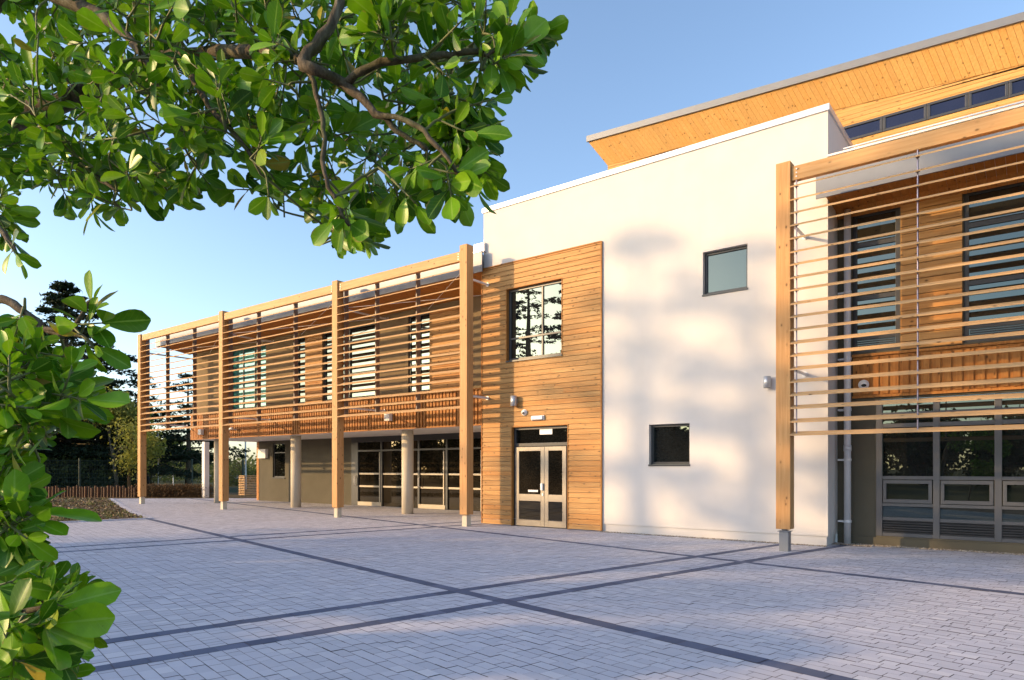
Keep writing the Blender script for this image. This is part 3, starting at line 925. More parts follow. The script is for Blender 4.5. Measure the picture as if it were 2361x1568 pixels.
YP1 = 13.65
posts1 = [XY(c, YP1) for c in (327.5, 516, 779, 1075.5)]
mull1 = [XY(c, YP1 + .13) for c in (387, 449, 597, 682, 870, 964)] + [p + .26 for p in posts1[:3]]
S1 = screen('louvre_screen', 'long timber louvre screen on four posts before the left wing', YP1, posts1, [7.38, 7.45, 7.45, 7.50], 7.10, 7.36,
            [3.19 + .2465 * k for k in range(16)], .32, 'concrete', mull1, [], 'timber louvre screens')
YP2 = 13.2
xa = XY(1810, YP2)
S2 = screen('louvre_screen', 'near timber louvre screen with steel rods before the right wing', YP2, [xa, xa + 6.3], [7.23, 7.23], 6.87, 7.13,
            [2.20 + .2405 * k for k in range(20)], .42, 'galv', [], [xa + .22, XY(2117, YP2), XY(2117, YP2) + 2.1], 'timber louvre screens')
def strut(root, x, z, Y0, Y1, r=.032):
    mb = MB(); mb.cyl((x, Y0, z), (x, Y1, z), r, n=14); mb.cyl((x, Y1 - .02, z), (x, Y1, z), r * 1.7, n=14); build('strut', mb, M['galv'], root, smooth=False)
strut(S1, posts1[3] + .06, 6.62, YP1 + .13, YW - .036); strut(S1, posts1[3] + .06, 3.49, YP1 + .13, YW - .036)
strut(S1, posts1[2], 6.62, YP1 + .13, YU - .002); strut(S1, posts1[1], 6.62, YP1 + .13, YU - .002)
strut(S1, posts1[0] - .05, 6.62, YP1 + .13, 17.0)
for k in (1, 2): strut(S1, posts1[k], 3.49, YP1 + .13, YB - .002)
strut(S1, posts1[0] + .1, 3.49, YP1 + .13, YB - .002)
strut(S2, xa + .02, 6.22, YP2 + .13, YW - .002); strut(S2, xa + .02, 3.45, YP2 + .13, YW - .002)
for a, b in ((0, 1), (1, 2), (2, 3)):
    mb = MB(); mb.cyl((posts1[a] + .1, YP1 + .12, 6.62), (posts1[b], YU - .1, 6.66), .008, n=6); build('brace', mb, M['galv'], S1)
    mb = MB(); mb.cyl((posts1[b] - .1, YP1 + .12, 7.0), (posts1[a] + 2.0, YU - .1, 6.66), .008, n=6); build('brace', mb, M['galv'], S1)

# ------------------------------------------------------------------ fittings on the walls
def lamp(x, z, Y, r, h, label):
    o = empty('wall_lamp', (x, Y, z), label, 'wall lamp', 'cylinder wall lamps')
    mb = MB(); mb.cyl((x, Y - r - .035, z - h / 2), (x, Y - r - .035, z + h / 2), r, n=28); b = build('body', mb, M['lamp'], o)
    for p in b.data.polygons: p.use_smooth = len(p.vertices) == 4
    mb = MB(); mb.box(x - .04, x + .04, Y - .05, Y - .001, z - .07, z + .07); build('bracket', mb, M['lamp'], o)
    mb = MB(); mb.cyl((x, Y - r - .035, z - h / 2 - .004), (x, Y - r - .035, z - h / 2 + .002), r * .9, n=24); build('lens', mb, M['black'], o)
xw = XY(1769, YW - .1); lamp(xw, ZY(1769, 881, YW - .1), YW, .075, .235, 'grey cylinder wall lamp on the white wall beside the near post')
xw = XY(1187, YW - .1); lamp(xw, ZY(1187, 924.5, YW - .14), YW - .036, .085, .27, 'grey cylinder wall lamp on the timber cladding above the door')
def camera_dome(x, z, Y, r, label):
    o = empty('security_camera', (x, Y, z), label, 'security camera', 'dome security cameras')
    mb = MB(); mb.cyl((x, Y, z), (x, Y - .035, z), r, r * .95, n=28); mb2 = mb
    build('base', mb, M['plastic'], o)
    mb = MB(); mb.blob((x, Y - .036, z), r * .86, r * .7, r * .86, 20, 12); build('dome', mb, M['plastic'], o, smooth=True)
    mb = MB(); mb.blob((x + r * .1, Y - .036 - r * .28, z - r * .18), r * .58, r * .5, r * .42, 18, 10); build('lens_window', mb, M['black'], o, smooth=True)
camera_dome(XY(1209, YW - .05), ZY(1209, 951, YW - .05), YW - .036, .085, 'small white dome camera above the timber-clad doorway')
camera_dome(XY(1991, YR - .07), ZY(1991, 887, YR - .07), YR - .055, .10, 'small white dome camera on the vertical boards behind the louvres')
x0_, x1_ = XY(1226, YW - .05), XY(1255, YW - .05); zc = ZY(1240, 963.5, YW - .05)
o = empty('emergency_light', ((x0_ + x1_) / 2, YW, zc), 'white bulkhead strip light fixed just above the door', 'light fitting')
mb = MB(); mb.box(x0_, x1_, YW - .07, YW - .037, zc - .06, zc + .06); build('base', mb, M['plastic'], o, bevel=.006)
mb = MB(); mb.box(x0_ + .015, x1_ - .015, YW - .125, YW - .0705, zc - .05, zc + .05); build('diffuser', mb, M['plastic'], o, bevel=.02)
def band_light(c, y, label):
    x = XY(c, YB - .1); z = ZY(c, y, YB - .1)
    o = empty('bulkhead_light', (x, YB, z), label, 'light fitting', 'square lights on the slatted band')
    mb = MB(); mb.box(x - .13, x + .13, YB - .17, YB - .03, z - .12, z + .12); build('body', mb, M['white_paint'], o, bevel=.01)
    mb = MB(); mb.box(x - .05, x + .05, YB - .0299, YB - .001, z - .05, z + .05); build('bracket', mb, M['galv'], o)
band_light(463, 996, 'small box light at the far end of the slatted band')
band_light(895, 962, 'small box light on the slatted band left of the nearest far-screen post')
x = XY(541, YB - .1); z = ZY(541, 991, YB - .1)
o = empty('security_camera', (x, YB, z), 'small bullet camera on an arm at the far slatted band', 'security camera')
mb = MB(); mb.cyl((x, YB - .001, z), (x - .02, YB - .25, z + .05), .02, n=10); build('arm', mb, M['galv'], o)
mb = MB(); mb.cyl((x - .1, YB - .28, z + .02), (x + .1, YB - .26, z + .07), .045, n=14); build('body', mb, M['plastic'], o)

# pebble margin along the white wall and the right wing
def pebbles(n, fn):
    V = []; Fc = []
    ico = [(0, 0, 1), (.9, 0, .3), (.28, .85, .3), (-.72, .53, .3), (-.72, -.53, .3), (.28, -.85, .3), (0, 0, -.6)]
    fs = [(0, 1, 2), (0, 2, 3), (0, 3, 4), (0, 4, 5), (0, 5, 1), (6, 2, 1), (6, 3, 2), (6, 4, 3), (6, 5, 4), (6, 1, 5)]
    for _ in range(n):
        x, y = fn(); r = random.uniform(.010, .026); b = len(V); a = random.uniform(0, 6.3)
        for p in ico:
            q = (p[0] * math.cos(a) - p[1] * math.sin(a), p[0] * math.sin(a) + p[1] * math.cos(a))
            V.append((x + q[0] * r * 1.2, y + q[1] * r * .9, .012 + p[2] * r * .7))
        Fc += [tuple(i + b for i in f) for f in fs]
    tag(build_np('gravel', V, Fc, M['pebble'], smooth=True), kind='stuff')
def peb():
    u = random.random()
    if u < .45: return random.uniform(XP, XR - .02), YW - random.uniform(.0, .12)
    if u < .62: return random.uniform(XR - .02, -2.6), random.uniform(14.9, 15.24)
    return random.uniform(-2.7, 1.5), YR - .05 - random.uniform(.0, .16)
pebbles(2600, peb)

# ------------------------------------------------------------------ vegetation
def leaf_quads(centers, normals_tilt, size, aspect=.5, flat=.0):
    """little diamond leaves; returns V, F"""
    n = len(centers)
    a = RNG.normal(size=(n, 3)); a[:, 2] *= (1 - flat); a /= np.linalg.norm(a, axis=1, keepdims=True)
    b = RNG.normal(size=(n, 3)); b[:, 2] *= (1 - flat)
    b -= a * np.sum(a * b, axis=1, keepdims=True); b /= np.linalg.norm(b, axis=1, keepdims=True) + 1e-9
    s = size * RNG.uniform(.6, 1.4, (n, 1))
    V = np.stack([centers - a * s, centers + b * s * aspect, centers + a * s, centers - b * s * aspect], 1).reshape(-1, 3)
    return V, np.arange(4 * n).reshape(n, 4)

def cedar_parts(height, spread, seed, first=.12, density=1.0, needle=.12, power=.75, gap=(.034, .062)):
    rs = np.random.default_rng(seed)
    wood_mb = MB(); C = []
    r0 = height * .022
    wood_mb.tube([(0, 0, 0), (.05, .02, height * .35), (0, .05, height * .7), (.02, 0, height)], [r0 * 1.2, r0 * .9, r0 * .5, .03], 9)
    z = height * first
    while z < height * .985:
        k = (z - height * first) / (height * (1 - first))
        L = spread * (1 - k) ** power * rs.uniform(.75, 1.1) + .25
        nb = 4 if k < .8 else 5
        a0 = rs.uniform(0, 6.3)
        for j in range(nb):
            a = a0 + j * 6.283 / nb + rs.uniform(-.4, .4); l = L * rs.uniform(.6, 1.1)
            up = rs.uniform(-.02, .16) if k < .75 else rs.uniform(.15, .5)
            p1 = np.array([0, 0, z + rs.uniform(-.35, .35) * height * .04 * (k < .8)])
            d = np.array([math.cos(a), math.sin(a), 0])
            def P_(t): return p1 + d * l * t + np.array([0, 0, up * l * t - .16 * l * t * t])
            wood_mb.tube([tuple(P_(t)) for t in (0, .35, .7, 1.0)], [r0 * .28 * (1 - k) + .02, .04 * (1 - k) + .015, .02, .008], 5)
            side = np.array([-d[1], d[0], 0])
            m = int((24 + 85 * l / spread * (l / 3.0)) * density)
            t = rs.uniform(.18, 1.02, m) ** .8
            wdt = .30 * l * np.sin(np.clip(t, 0, 1) * 2.6 + .35) * .9 + .12
            s = rs.uniform(-1, 1, m) * wdt
            base = np.array([P_(x) for x in t]) + side * s[:, None]
            base[:, 2] += rs.normal(0, .05, m) - np.abs(s) * .10
            nn = 7
            pts = np.repeat(base, nn, 0) + rs.normal(0, 1, (m * nn, 3)) * np.array([.16, .16, .055]) * (.6 + .1 * l)
            C.append(pts)
        z += height * rs.uniform(*gap)
    C = np.concatenate(C)
    V, Fc = leaf_quads(C, None, needle, .42, .55)
    return wood_mb, V, Fc

def place_tree(name, root_label, cat, loc, wood_mb, V, Fc, lm, bm, group=None, rotz=0):
    o = empty(name, (0, 0, 0), root_label, cat, group)
    build('trunk', wood_mb, bm, o, smooth=True)
    build_np('crown', V, Fc, lm, o)
    o.location = loc; o.rotation_euler.z = rotz
    return o

def at_depth(c, d): 
    dx, dy = dirx(c); return (d * dx, d * dy, 0)

w, V, Fc = cedar_parts(14.3, 11.0, 3, .07, .62, .15, 1.05, (.022, .04))
place_tree('cedar_tree', 'tall dark cedar with layered branches behind the left foliage', 'tree', at_depth(150, 46), w, V, Fc, M['cedar'], M['bark'], 'dark cedars beyond the fence')
w, V, Fc = cedar_parts(8.0, 3.6, 5, .30, .34, .11, .75, (.05, .09))
place_tree('cedar_tree', 'dark cedar with bare lower trunk seen under the left wing beyond the fence', 'tree', at_depth(433, 47), w, V, Fc, M['cedar'], M['bark'], 'dark cedars beyond the fence', 1.0)
w, V, Fc = cedar_parts(8.2, 6.0, 9, .10, .7, .14, .75, (.03, .05))
place_tree('cedar_tree', 'broad low dark cedar at the left behind the fence', 'tree', at_depth(20, 42), w, V, Fc, M['cedar'], M['bark'], 'dark cedars beyond the fence', 2.0)

w, V, Fc = cedar_parts(8.4, 6.2, 19, .16, .9, .14, .7, (.03, .055))
place_tree('cedar_tree', 'spreading dark cedar rising behind the pale green tree left of the far screen post', 'tree', at_depth(225, 52), w, V, Fc, M['cedar'], M['bark'], 'dark cedars beyond the fence', .6)

def round_tree(height, spread, seed, n, size, base=.25, bare=False, flat=.9, clump=70):
    rs = np.random.default_rng(seed)
    mb = MB(); tips = []
    r0 = height * .018
    def grow_(p, d, L, r, lev):
        q = p + d * L
        mid = p + d * L * .5 + np.array(rs.normal(0, .05 * L, 3))
        mb.tube([tuple(p), tuple(mid), tuple(q)], [r, r * .8, r * .6], 6 if lev < 2 else 4)
        if lev >= 4: tips.append(q); return
        for _ in range(3 if lev < 2 else 2 + (rs.random() < .6)):
            nd = d + rs.normal(0, .55, 3); nd[2] += .12
            nd /= np.linalg.norm(nd); grow_(q, nd, L * rs.uniform(.6, .82), r * .58, lev + 1)
    grow_(np.array([0., 0, 0]), np.array([0, 0, 1.]), height * base, r0, 0)
    if bare: return mb, None, None
    tips = np.array(tips)
    k = rs.integers(0, len(tips), n)
    C = tips[k] + rs.normal(0, 1, (n, 3)) * spread * .085
    V, Fc = leaf_quads(C, None, size, .55, .0)
    return mb, V, Fc

w, V, Fc = round_tree(7.5, 4.5, 21, 9000, .085, .26)
oc = place_tree('olive_tree', 'pale green sunlit broadleaf tree in front of the dark cedar', 'tree', at_depth(262, 41), w, V, Fc, M['olive'], M['bark'], 'pale trees at the fence')
place_tree('olive_tree', 'thin pale green tree just right of the far screen post', 'tree', at_depth(352, 50), *round_tree(6.2, 4, 22, 3800, .08, .26), M['olive'], M['bark'], 'pale trees at the fence')
# bare shrub and bare tree
mb, _, _ = round_tree(6.0, 4, 31, 0, .1, .22, True)
o = empty('bare_tree', (0, 0, 0), 'reddish leafless young tree left of the far screen post', 'tree', 'leafless trees')
build('branches', mb, M['dry'], o, smooth=True); o.location = at_depth(297, 39.5)
mb, _, _ = round_tree(3.6, 4, 33, 0, .1, .25, True)
o = empty('bare_tree', (0, 0, 0), 'rounded leafless tree beyond the slatted store under the overhang', 'tree', 'leafless trees')
build('branches', mb, M['dry'], o, smooth=True); o.location = at_depth(560, 56)

# bushes behind the fence
def bush(c, d, w_, h_, n, label, lm, seed, size=.07):
    rs = np.random.default_rng(seed)
    u = rs.normal(0, 1, (n, 3)); u /= np.linalg.norm(u, axis=1, keepdims=True)
    rr = rs.uniform(.55, 1.0, (n, 1)) * (1 + .22 * np.sin(u[:, :1] * 5 + seed) * np.cos(u[:, 1:2] * 6))
    C = u * rr * np.array([w_ / 2, w_ / 2, h_ * .55]); C[:, 2] += h_ * .5
    C = C[C[:, 2] > .02]
    V, Fc = leaf_quads(C, None, size, .55)
    o = empty('shrub', (0, 0, 0), label, 'shrub', 'shrubs behind the fence')
    build_np('foliage', V, Fc, lm, o)
    mb = MB()
    for k in range(6):
        a = k * 1.05; mb.tube([(0, 0, 0), (math.cos(a) * w_ * .15, math.sin(a) * w_ * .15, h_ * .4), (math.cos(a) * w_ * .3, math.sin(a) * w_ * .3, h_ * .8)], [.03, .02, .01], 5)
    build('stems', mb, M['bark'], o)
    o.location = at_depth(c, d)
    return o
for i, (c, d, w_, h_, n, lab, lm) in enumerate([
    (95, 41, 5.0, 2.6, 3500, 'dense green shrub behind the fence at the left edge', 'bush'),
    (190, 42, 4.2, 2.3, 3200, 'rounded green shrub behind the fence left of the child in blue', 'bush'),
    (290, 47, 4.0, 1.6, 2400, 'low green shrub behind the fence right of the child in blue', 'bush'),
    (362, 75, 7.0, 2.0, 2200, 'far olive shrub by the road right of the first screen post', 'bush'),
    (412, 84, 9.0, 1.7, 2200, 'far low shrub behind the street sign', 'bush'),
    (470, 80, 8.0, 2.2, 2200, 'far shrub beside the white steel post', 'bush'),
    (545, 62, 5.0, 1.7, 2200, 'green shrub behind the slatted store', 'bush')]):
    bush(c, d, w_, h_, n, lab, M[lm], 40 + i, .07 if d < 60 else .11)
# far tree belt
rs = np.random.default_rng(77)
C = []
for k in range(260):
    c = rs.uniform(-500, 1000); d = rs.uniform(170, 230); p = at_depth(c, d); hh = rs.uniform(3.0, 5.5)
    q = rs.normal(0, 1, (60, 3)) * np.array([4.0, 4.0, hh * .35]); q[:, 2] = np.abs(q[:, 2] + hh * .35)
    C.append(q + np.array(p))
V, Fc = leaf_quads(np.concatenate(C), None, .55, .6)
tag(build_np('tree_belt', V, Fc, M['bush']), kind='stuff')

# low brown hedge and log palisade along the far edge of the paving
def strip_pts(c0, c1, y):
    return Vector((*gnd(c0, y), 0)), Vector((*gnd(c1, y), 0))
a, b = strip_pts(318, 482, 1147)
n = 9000
t = RNG.uniform(0, 1, n); C = np.array(a)[None] * (1 - t[:, None]) + np.array(b)[None] * t[:, None]
C += np.stack([RNG.normal(0, .22, n), RNG.normal(0, .22, n), RNG.uniform(.03, .66, n) * (1 + .12 * np.sin(t * 60))], 1)
V, Fc = leaf_quads(C, None, .06, .25)
o = empty('hedge', tuple(a.lerp(b, .5)), 'low brown winter hedge along the far paving edge', 'hedge')
build_np('foliage', V, Fc, M['dry'], o)
mb = MB()
for k in range(160):
    p = a.lerp(b, random.random()) + Vector((random.uniform(-.2, .2), random.uniform(-.2, .2), 0))
    mb.tube([p, p + Vector((random.uniform(-.1, .1), random.uniform(-.1, .1), .35)), p + Vector((random.uniform(-.2, .2), random.uniform(-.2, .2), .7))], [.012, .009, .005], 4)
build('stems', mb, M['bark'], o)
a, b = strip_pts(60, 316, 1147.5)
o = empty('log_palisade', tuple(a.lerp(b, .5)), 'low palisade of upright brown logs before the mesh fence', 'palisade')
L = (b - a).length; k = 0
mb = MB(); x = 0
M['log'] = wood('log_wood', (.16, .075, .035), (.075, .035, .018), 'Z', .3, .9)
while x < L:
    r = random.uniform(.055, .085); p = a + (b - a) * (x / L); mb.cyl((p.x, p.y, 0), (p.x, p.y, random.uniform(.5, .66)), r, r * .93, n=10); x += r * 2 + .02
build('log_row', mb, M['log'], o)

# green mesh fence
fa, fb = Vector(at_depth(40, 37.2)), Vector(at_depth(560, 42.5))
fo = empty('mesh_fence', tuple(fa), 'dark green welded mesh fence on posts beyond the planting', 'fence')
npan = int((fb - fa).length / 2.5); dv = (fb - fa) / npan
for k in range(npan + 1):
    p = fa + dv * k; mb = MB(); mb.box(p.x - .04, p.x + .04, p.y - .04, p.y + .04, 0, 2.12); build('post', mb, M['fence'], fo)
tdir = dv.normalized(); nrm = Vector((-tdir.y, tdir.x, 0))
def bar(mb, p, q, w_):
    s = nrm * w_; 
    up = Vector((0, 0, w_)) if abs((q - p).z) < .01 else tdir * w_
    mb.hexa([p - s - up, q - s - up, q + s - up, p + s - up, p - s + up, q - s + up, q + s + up, p + s + up])
for k in range(npan):
    p = fa + dv * k; mb = MB()
    m = 36
    for i in range(1, m): q = p + dv * (i / m); bar(mb, q + Vector((0, 0, .05)), q + Vector((0, 0, 2.03)), .0035)
    for z in (.06, .3, .54, .78, 1.02, 1.26, 1.5, 1.74, 2.0): bar(mb, p + Vector((0, 0, z)), p + dv + Vector((0, 0, z)), .0045)
    build('mesh_panel', mb, M['fence'], fo)

# slatted store, poles, sign
p0 = Vector((*gnd(550, 1142.5), 0)); 
st = empty('slatted_store', tuple(p0), 'waist-high enclosure of pale horizontal timber slats beyond the grey wall', 'enclosure')
mb = MB(); z = .04
while z < 1.12:
    mb.box(p0.x, p0.x + .6, p0.y, p0.y + .03, z, z + .042); mb.box(p0.x + .571, p0.x + .6, p0.y + .031, p0.y + 3, z, z + .042); mb.box(p0.x, p0.x + .029, p0.y + .031, p0.y + 3, z, z + .042); z += .096
build('slats', mb, M['blade'], st)
mb = MB()
for x_, y_ in ((.03, .032), (.51, .032), (.51, 1.5), (.51, 2.9), (.03, 2.9)): mb.box(p0.x + x_, p0.x + x_ + .06, p0.y + y_, p0.y + y_ + .06, 0, 1.14)
build('posts_frame', mb, M['mullion'], st)
def pole(name, c, d, h, r, label, mat, cat='pole'):
    p = at_depth(c, d); mb = MB(); mb.cyl((p[0], p[1], 0), (p[0], p[1], h), r, r * .8, n=10)
    return tag(build(name, mb, mat, loc=p), label, cat)
pole('lamp_column', 364.5, 46, 4.3, .045, 'slender grey lamp column beyond the fence right of the far post', M['galv'])
pole('lamp_column', 566, 50, 3.6, .07, 'pale pole rising behind the slatted store', M['white_paint'])
p = at_depth(399.5, 62)
sg = empty('street_sign', p, 'dark street name board on a thin pole beyond the fence', 'sign')
mb = MB(); mb.cyl(p, (p[0], p[1], 2.4), .04, n=8); build('pole', mb, M['galv'], sg)
r_ = Vector((RT[0], RT[1], 0)); pv = Vector(p)
mb = MB(); 
for zz in ((1.86, 2.18),):
    a_, b_ = pv - r_ * .48, pv + r_ * .45; f_ = Vector((FW[0], FW[1], 0)) * -.06; g_ = f_ * .6
    mb.hexa([a_ + f_ + Vector((0, 0, zz[0])), b_ + f_ + Vector((0, 0, zz[0])), b_ + g_ + Vector((0, 0, zz[0])), a_ + g_ + Vector((0, 0, zz[0])),
             a_ + f_ + Vector((0, 0, zz[1])), b_ + f_ + Vector((0, 0, zz[1])), b_ + g_ + Vector((0, 0, zz[1])), a_ + g_ + Vector((0, 0, zz[1]))])
build('board', mb, paint('sign_blue', (.03, .03, .06)), sg)

# ------------------------------------------------------------------ two children walking beyond the fence
def person(c, d, hgt, label, top, legs, skin, hair):
    p = at_depth(c, d); s = hgt / 1.7
    J = {'pel': (0, 0, .92), 'chest': (0, 0, 1.25), 'neck': (0, 0, 1.45), 'head': (0, .02, 1.58), 'crown': (0, .01, 1.66),
         'shl': (-.19, 0, 1.40), 'ell': (-.25, -.02, 1.12), 'wrl': (-.24, .10, .88), 'hal': (-.23, .14, .80),
         'shr': (.19, 0, 1.40), 'elr': (.25, -.05, 1.12), 'wrr': (.25, .02, .88), 'har': (.25, .05, .80),
         'hil': (-.09, 0, .88), 'knl': (-.10, .10, .50), 'anl': (-.10, .02, .09), 'tol': (-.10, .17, .03),
         'hir': (.09, 0, .88), 'knr': (.10, .02, .48), 'anr': (.10, -.20, .12), 'tor': (.10, -.08, .04)}
    E = [('pel', 'chest'), ('chest', 'neck'), ('neck', 'head'), ('head', 'crown'), ('chest', 'shl'), ('shl', 'ell'), ('ell', 'wrl'), ('wrl', 'hal'),
         ('chest', 'shr'), ('shr', 'elr'), ('elr', 'wrr'), ('wrr', 'har'), ('pel', 'hil'), ('hil', 'knl'), ('knl', 'anl'), ('anl', 'tol'), ('pel', 'hir'), ('hir', 'knr'), ('knr', 'anr'), ('anr', 'tor')]
    RR = {'pel': .15, 'chest': .15, 'neck': .055, 'head': .10, 'crown': .075, 'shl': .075, 'shr': .075, 'ell': .05, 'elr': .05, 'wrl': .036, 'wrr': .036, 'hal': .03, 'har': .03,
          'hil': .10, 'hir': .10, 'knl': .065, 'knr': .065, 'anl': .045, 'anr': .045, 'tol': .035, 'tor': .035}
    keys = list(J)
    me = bpy.data.meshes.new('person')
    me.from_pydata([tuple(v * s for v in J[k]) for k in keys], [(keys.index(a), keys.index(b)) for a, b in E], [])
    t = NT('person_' + str(c))
    g = t.node('ShaderNodeTexCoord'); sx = t.node('ShaderNodeSeparateXYZ'); t.link(g.outputs['Object'], sx.inputs[0])
    z = sx.outputs[2]
    col = t.mix(t.math('GREATER_THAN', z, .90 * s), legs, top)
    col = t.mix(t.math('GREATER_THAN', z, 1.46 * s), col, skin)
    col = t.mix(t.math('GREATER_THAN', z, 1.60 * s), col, hair)
    t.set(col, .8)
    me.materials.append(t.m)
    o = bpy.data.objects.new('person', me); COL.objects.link(o)
    sk = o.modifiers.new('skin', 'SKIN')
    for i, k in enumerate(keys): me.skin_vertices[0].data[i].radius = (RR[k] * s, RR[k] * s * .85)
    me.skin_vertices[0].data[0].use_root = True
    su = o.modifiers.new('sub', 'SUBSURF'); su.levels = 2; su.render_levels = 2
    o.location = p; o.rotation_euler.z = YAW - .9
    return tag(o, label, 'person', 'children beyond the fence')
person(268, 46, 1.22, 'child in a pale blue top and dark trousers walking beyond the fence', (.30, .42, .62), (.03, .03, .05), (.35, .2, .14), (.02, .015, .012))
person(341.5, 45, 1.22, 'child in dark clothes half hidden by the far screen post', (.03, .03, .045), (.02, .02, .03), (.35, .2, .14), (.02, .015, .012))

# ------------------------------------------------------------------ the foreground evergreen
def leaf_template():
    nu, nv = 9, 5
    T = np.linspace(0, 1, nu)
    w = (np.clip(T, 1e-4, 1) ** 1.05) * np.sqrt(np.clip(1.0 - T, 0, 1)); w = w / w.max() * .25
    w[0] = .012; w[-1] = .03
    P_ = []
    for i, t_ in enumerate(T):
        for k in range(nv):
            y = (k / (nv - 1) * 2 - 1)
            P_.append((t_, y * w[i], .18 * abs(y) ** 1.3 * w[i] * 1.4 - .10 * t_ ** 2))
    Fq = [(i * nv + k, (i + 1) * nv + k, (i + 1) * nv + k + 1, i * nv + k + 1) for i in range(nu - 1) for k in range(nv - 1)]
    return np.array(P_), np.array(Fq)
LT, LF = leaf_template()

RIB = np.tile(np.linspace(-1, 1, 5), 9)
ALONG = np.repeat(np.linspace(0, 1, 9), 5)
class Foliage:
    def __init__(s): s.M = []; s.tw = MB(); s.nodes = []
    def leaf(s, p, d, n, L):
        d = d / np.linalg.norm(d); n = n - d * np.dot(n, d); n = n / (np.linalg.norm(n) + 1e-9)
        b = np.cross(n, d)
        wv = RNG.uniform(.85, 1.2); cu = RNG.uniform(-.6, 2.4)
        P_ = LT.copy(); P_[:, 2] = np.where(True, P_[:, 2] + .10 * P_[:, 0] ** 2 - .10 * cu * P_[:, 0] ** 2, 0)
        s.M.append(p + (P_[:, :1] * d + P_[:, 1:2] * wv * b + P_[:, 2:] * n) * L)
    def sprig(s, p, d, L, n=8, spread=(.5, 1.15)):
        d = d / np.linalg.norm(d); p = np.array(p)
        u = np.cross(d, RNG.normal(size=3)); u /= np.linalg.norm(u); v = np.cross(d, u)
        ph = RNG.uniform(0, 6.28)
        for i in range(n):
            f = i / max(1, n - 1)
            a = ph + i * 2.4
            rad = u * math.cos(a) + v * math.sin(a)
            al = spread[1] + (spread[0] - spread[1]) * f + RNG.normal(0, .14)
            ld = d * math.cos(al) + rad * math.sin(al); ld[2] += -.05
            q = p - d * (1 - f) * L * .75
            nn = d * .55 - rad * .3 + RNG.normal(0, .38, 3) + np.array([-.50, -.62, .28])
            base = q + ld * L * .10
            s.leaf(base, ld, nn, L * RNG.uniform(.55, 1.22))
            s.tw.tube([q, q + ld * L * .13], [.0014, .0010], 4)
        s.tw.tube([p - d * L * 1.1, p - d * L * .6, p], [.0024, .0021, .0014], 5)
        return p - d * L * 1.1
    def build_leaves(s, parent):
        n = len(s.M); V = np.concatenate(s.M); k = len(LT)
        Fc = (LF[None] + (np.arange(n) * k)[:, None, None]).reshape(-1, 4)
        o = build_np('foliage', V, Fc, M['leaf'], parent, smooth=True)
        for nm, arr in (('rib', RIB), ('along', ALONG)):
            at = o.data.attributes.new(nm, 'FLOAT', 'POINT'); at.data.foreach_set('value', np.tile(arr, n).astype(np.float32))
        return o

def sample_poly(poly, n):
    xs = [p[0] for p in poly]; ys = [p[1] for p in poly]; out = []
    while len(out) < n:
        p = (RNG.uniform(min(xs), max(xs)), RNG.uniform(min(ys), max(ys)))
        if inside(p, poly): out.append(p)
    return out
def edge_dist(p, poly):
    m = 1e9
    for (ax, ay), (bx, by) in zip(poly, poly[1:] + poly[:1]):
        dx, dy = bx - ax, by - ay; t = max(0, min(1, ((p[0] - ax) * dx + (p[1] - ay) * dy) / (dx * dx + dy * dy)))
        m = min(m, math.hypot(p[0] - ax - t * dx, p[1] - ay - t * dy))
    return m

def attach(fo, limbs, sprig_base, r=.0032, tang=None):
    """grow a twig from the nearest wood to the foot of a sprig, leaving the wood and meeting the sprig smoothly"""
    best = min(limbs, key=lambda q: (Vector(q) - Vector(sprig_base)).length)
    a = Vector(best); b = Vector(sprig_base); L = (b - a).length
    if L < .02: return
    t1 = Vector(tang).normalized() if tang is not None else (b - a).normalized()
    c1 = a.lerp(b, .35) + Vector((random.uniform(-.06, .06), random.uniform(-.06, .06), .05)) * L
    c2 = b - t1 * L * .35
    P_ = []
    for k in range(7):
        t = k / 6; u = 1 - t
        P_.append(a * u ** 3 + c1 * 3 * u * u * t + c2 * 3 * u * t * t + b * t ** 3)
    fo.tw.tube(P_, [r + (.0024 - r) * k / 6 for k in range(7)], 5)
    for k in (2, 4, 5): limbs.append(tuple(P_[k]))

def limb(mb, pts, rs, nodes):
    P_ = [dep(*p) for p in pts]; fine = []; fr = []
    for i in range(len(P_) - 1):
        for k in range(4):
            t = k / 4
            a_, b_, c_, d_ = P_[max(0, i - 1)], P_[i], P_[i + 1], P_[min(len(P_) - 1, i + 2)]
            q = .5 * ((2 * b_) + (c_ - a_) * t + (2 * a_ - 5 * b_ + 4 * c_ - d_) * t * t + (3 * b_ - a_ - 3 * c_ + d_) * t ** 3)
            q = q + Vector([random.gauss(0, .0018) for _ in range(3)])
            fine.append(q); fr.append((rs[i] + (rs[i + 1] - rs[i]) * t) * random.uniform(.92, 1.14))
    fine.append(P_[-1]); fr.append(rs[-1])
    mb.tube(fine, fr, 8); nodes.extend([tuple(q) for q in fine])

TOP = [(-60, -150), (480, -170), (1100, -130), (1165, -20), (1200, 45), (1258, 75), (1262, 135), (1180, 180), (1130, 235), (1110, 300), (1135, 345), (1120, 410),
       (1090, 455), (1020, 450), (960, 470), (925, 520), (875, 560), (800, 565), (745, 545), (750, 505), (690, 435), (640, 450), (560, 440), (470, 430), (400, 470), (330, 450), (270, 480),
       (210, 495), (130, 460), (80, 400), (30, 400), (50, 480), (40, 560), (0, 575), (-60, 560)]
tree = empty('broadleaf_tree', tuple(dep(-420, 1080, 2.1))[:2] + (0,), 'glossy evergreen tree whose leafy branch hangs over the top left of the view', 'tree')
wd = MB(); nodes = []
limb(wd, [(-420, 2200, 2.1), (-400, 1500, 2.1), (-330, 800, 2.05), (-260, 400, 2.0), (-120, 120, 1.95), (-10, -60, 1.9), (20, -300, 1.9)], [.085, .075, .065, .055, .045, .035, .025], nodes)
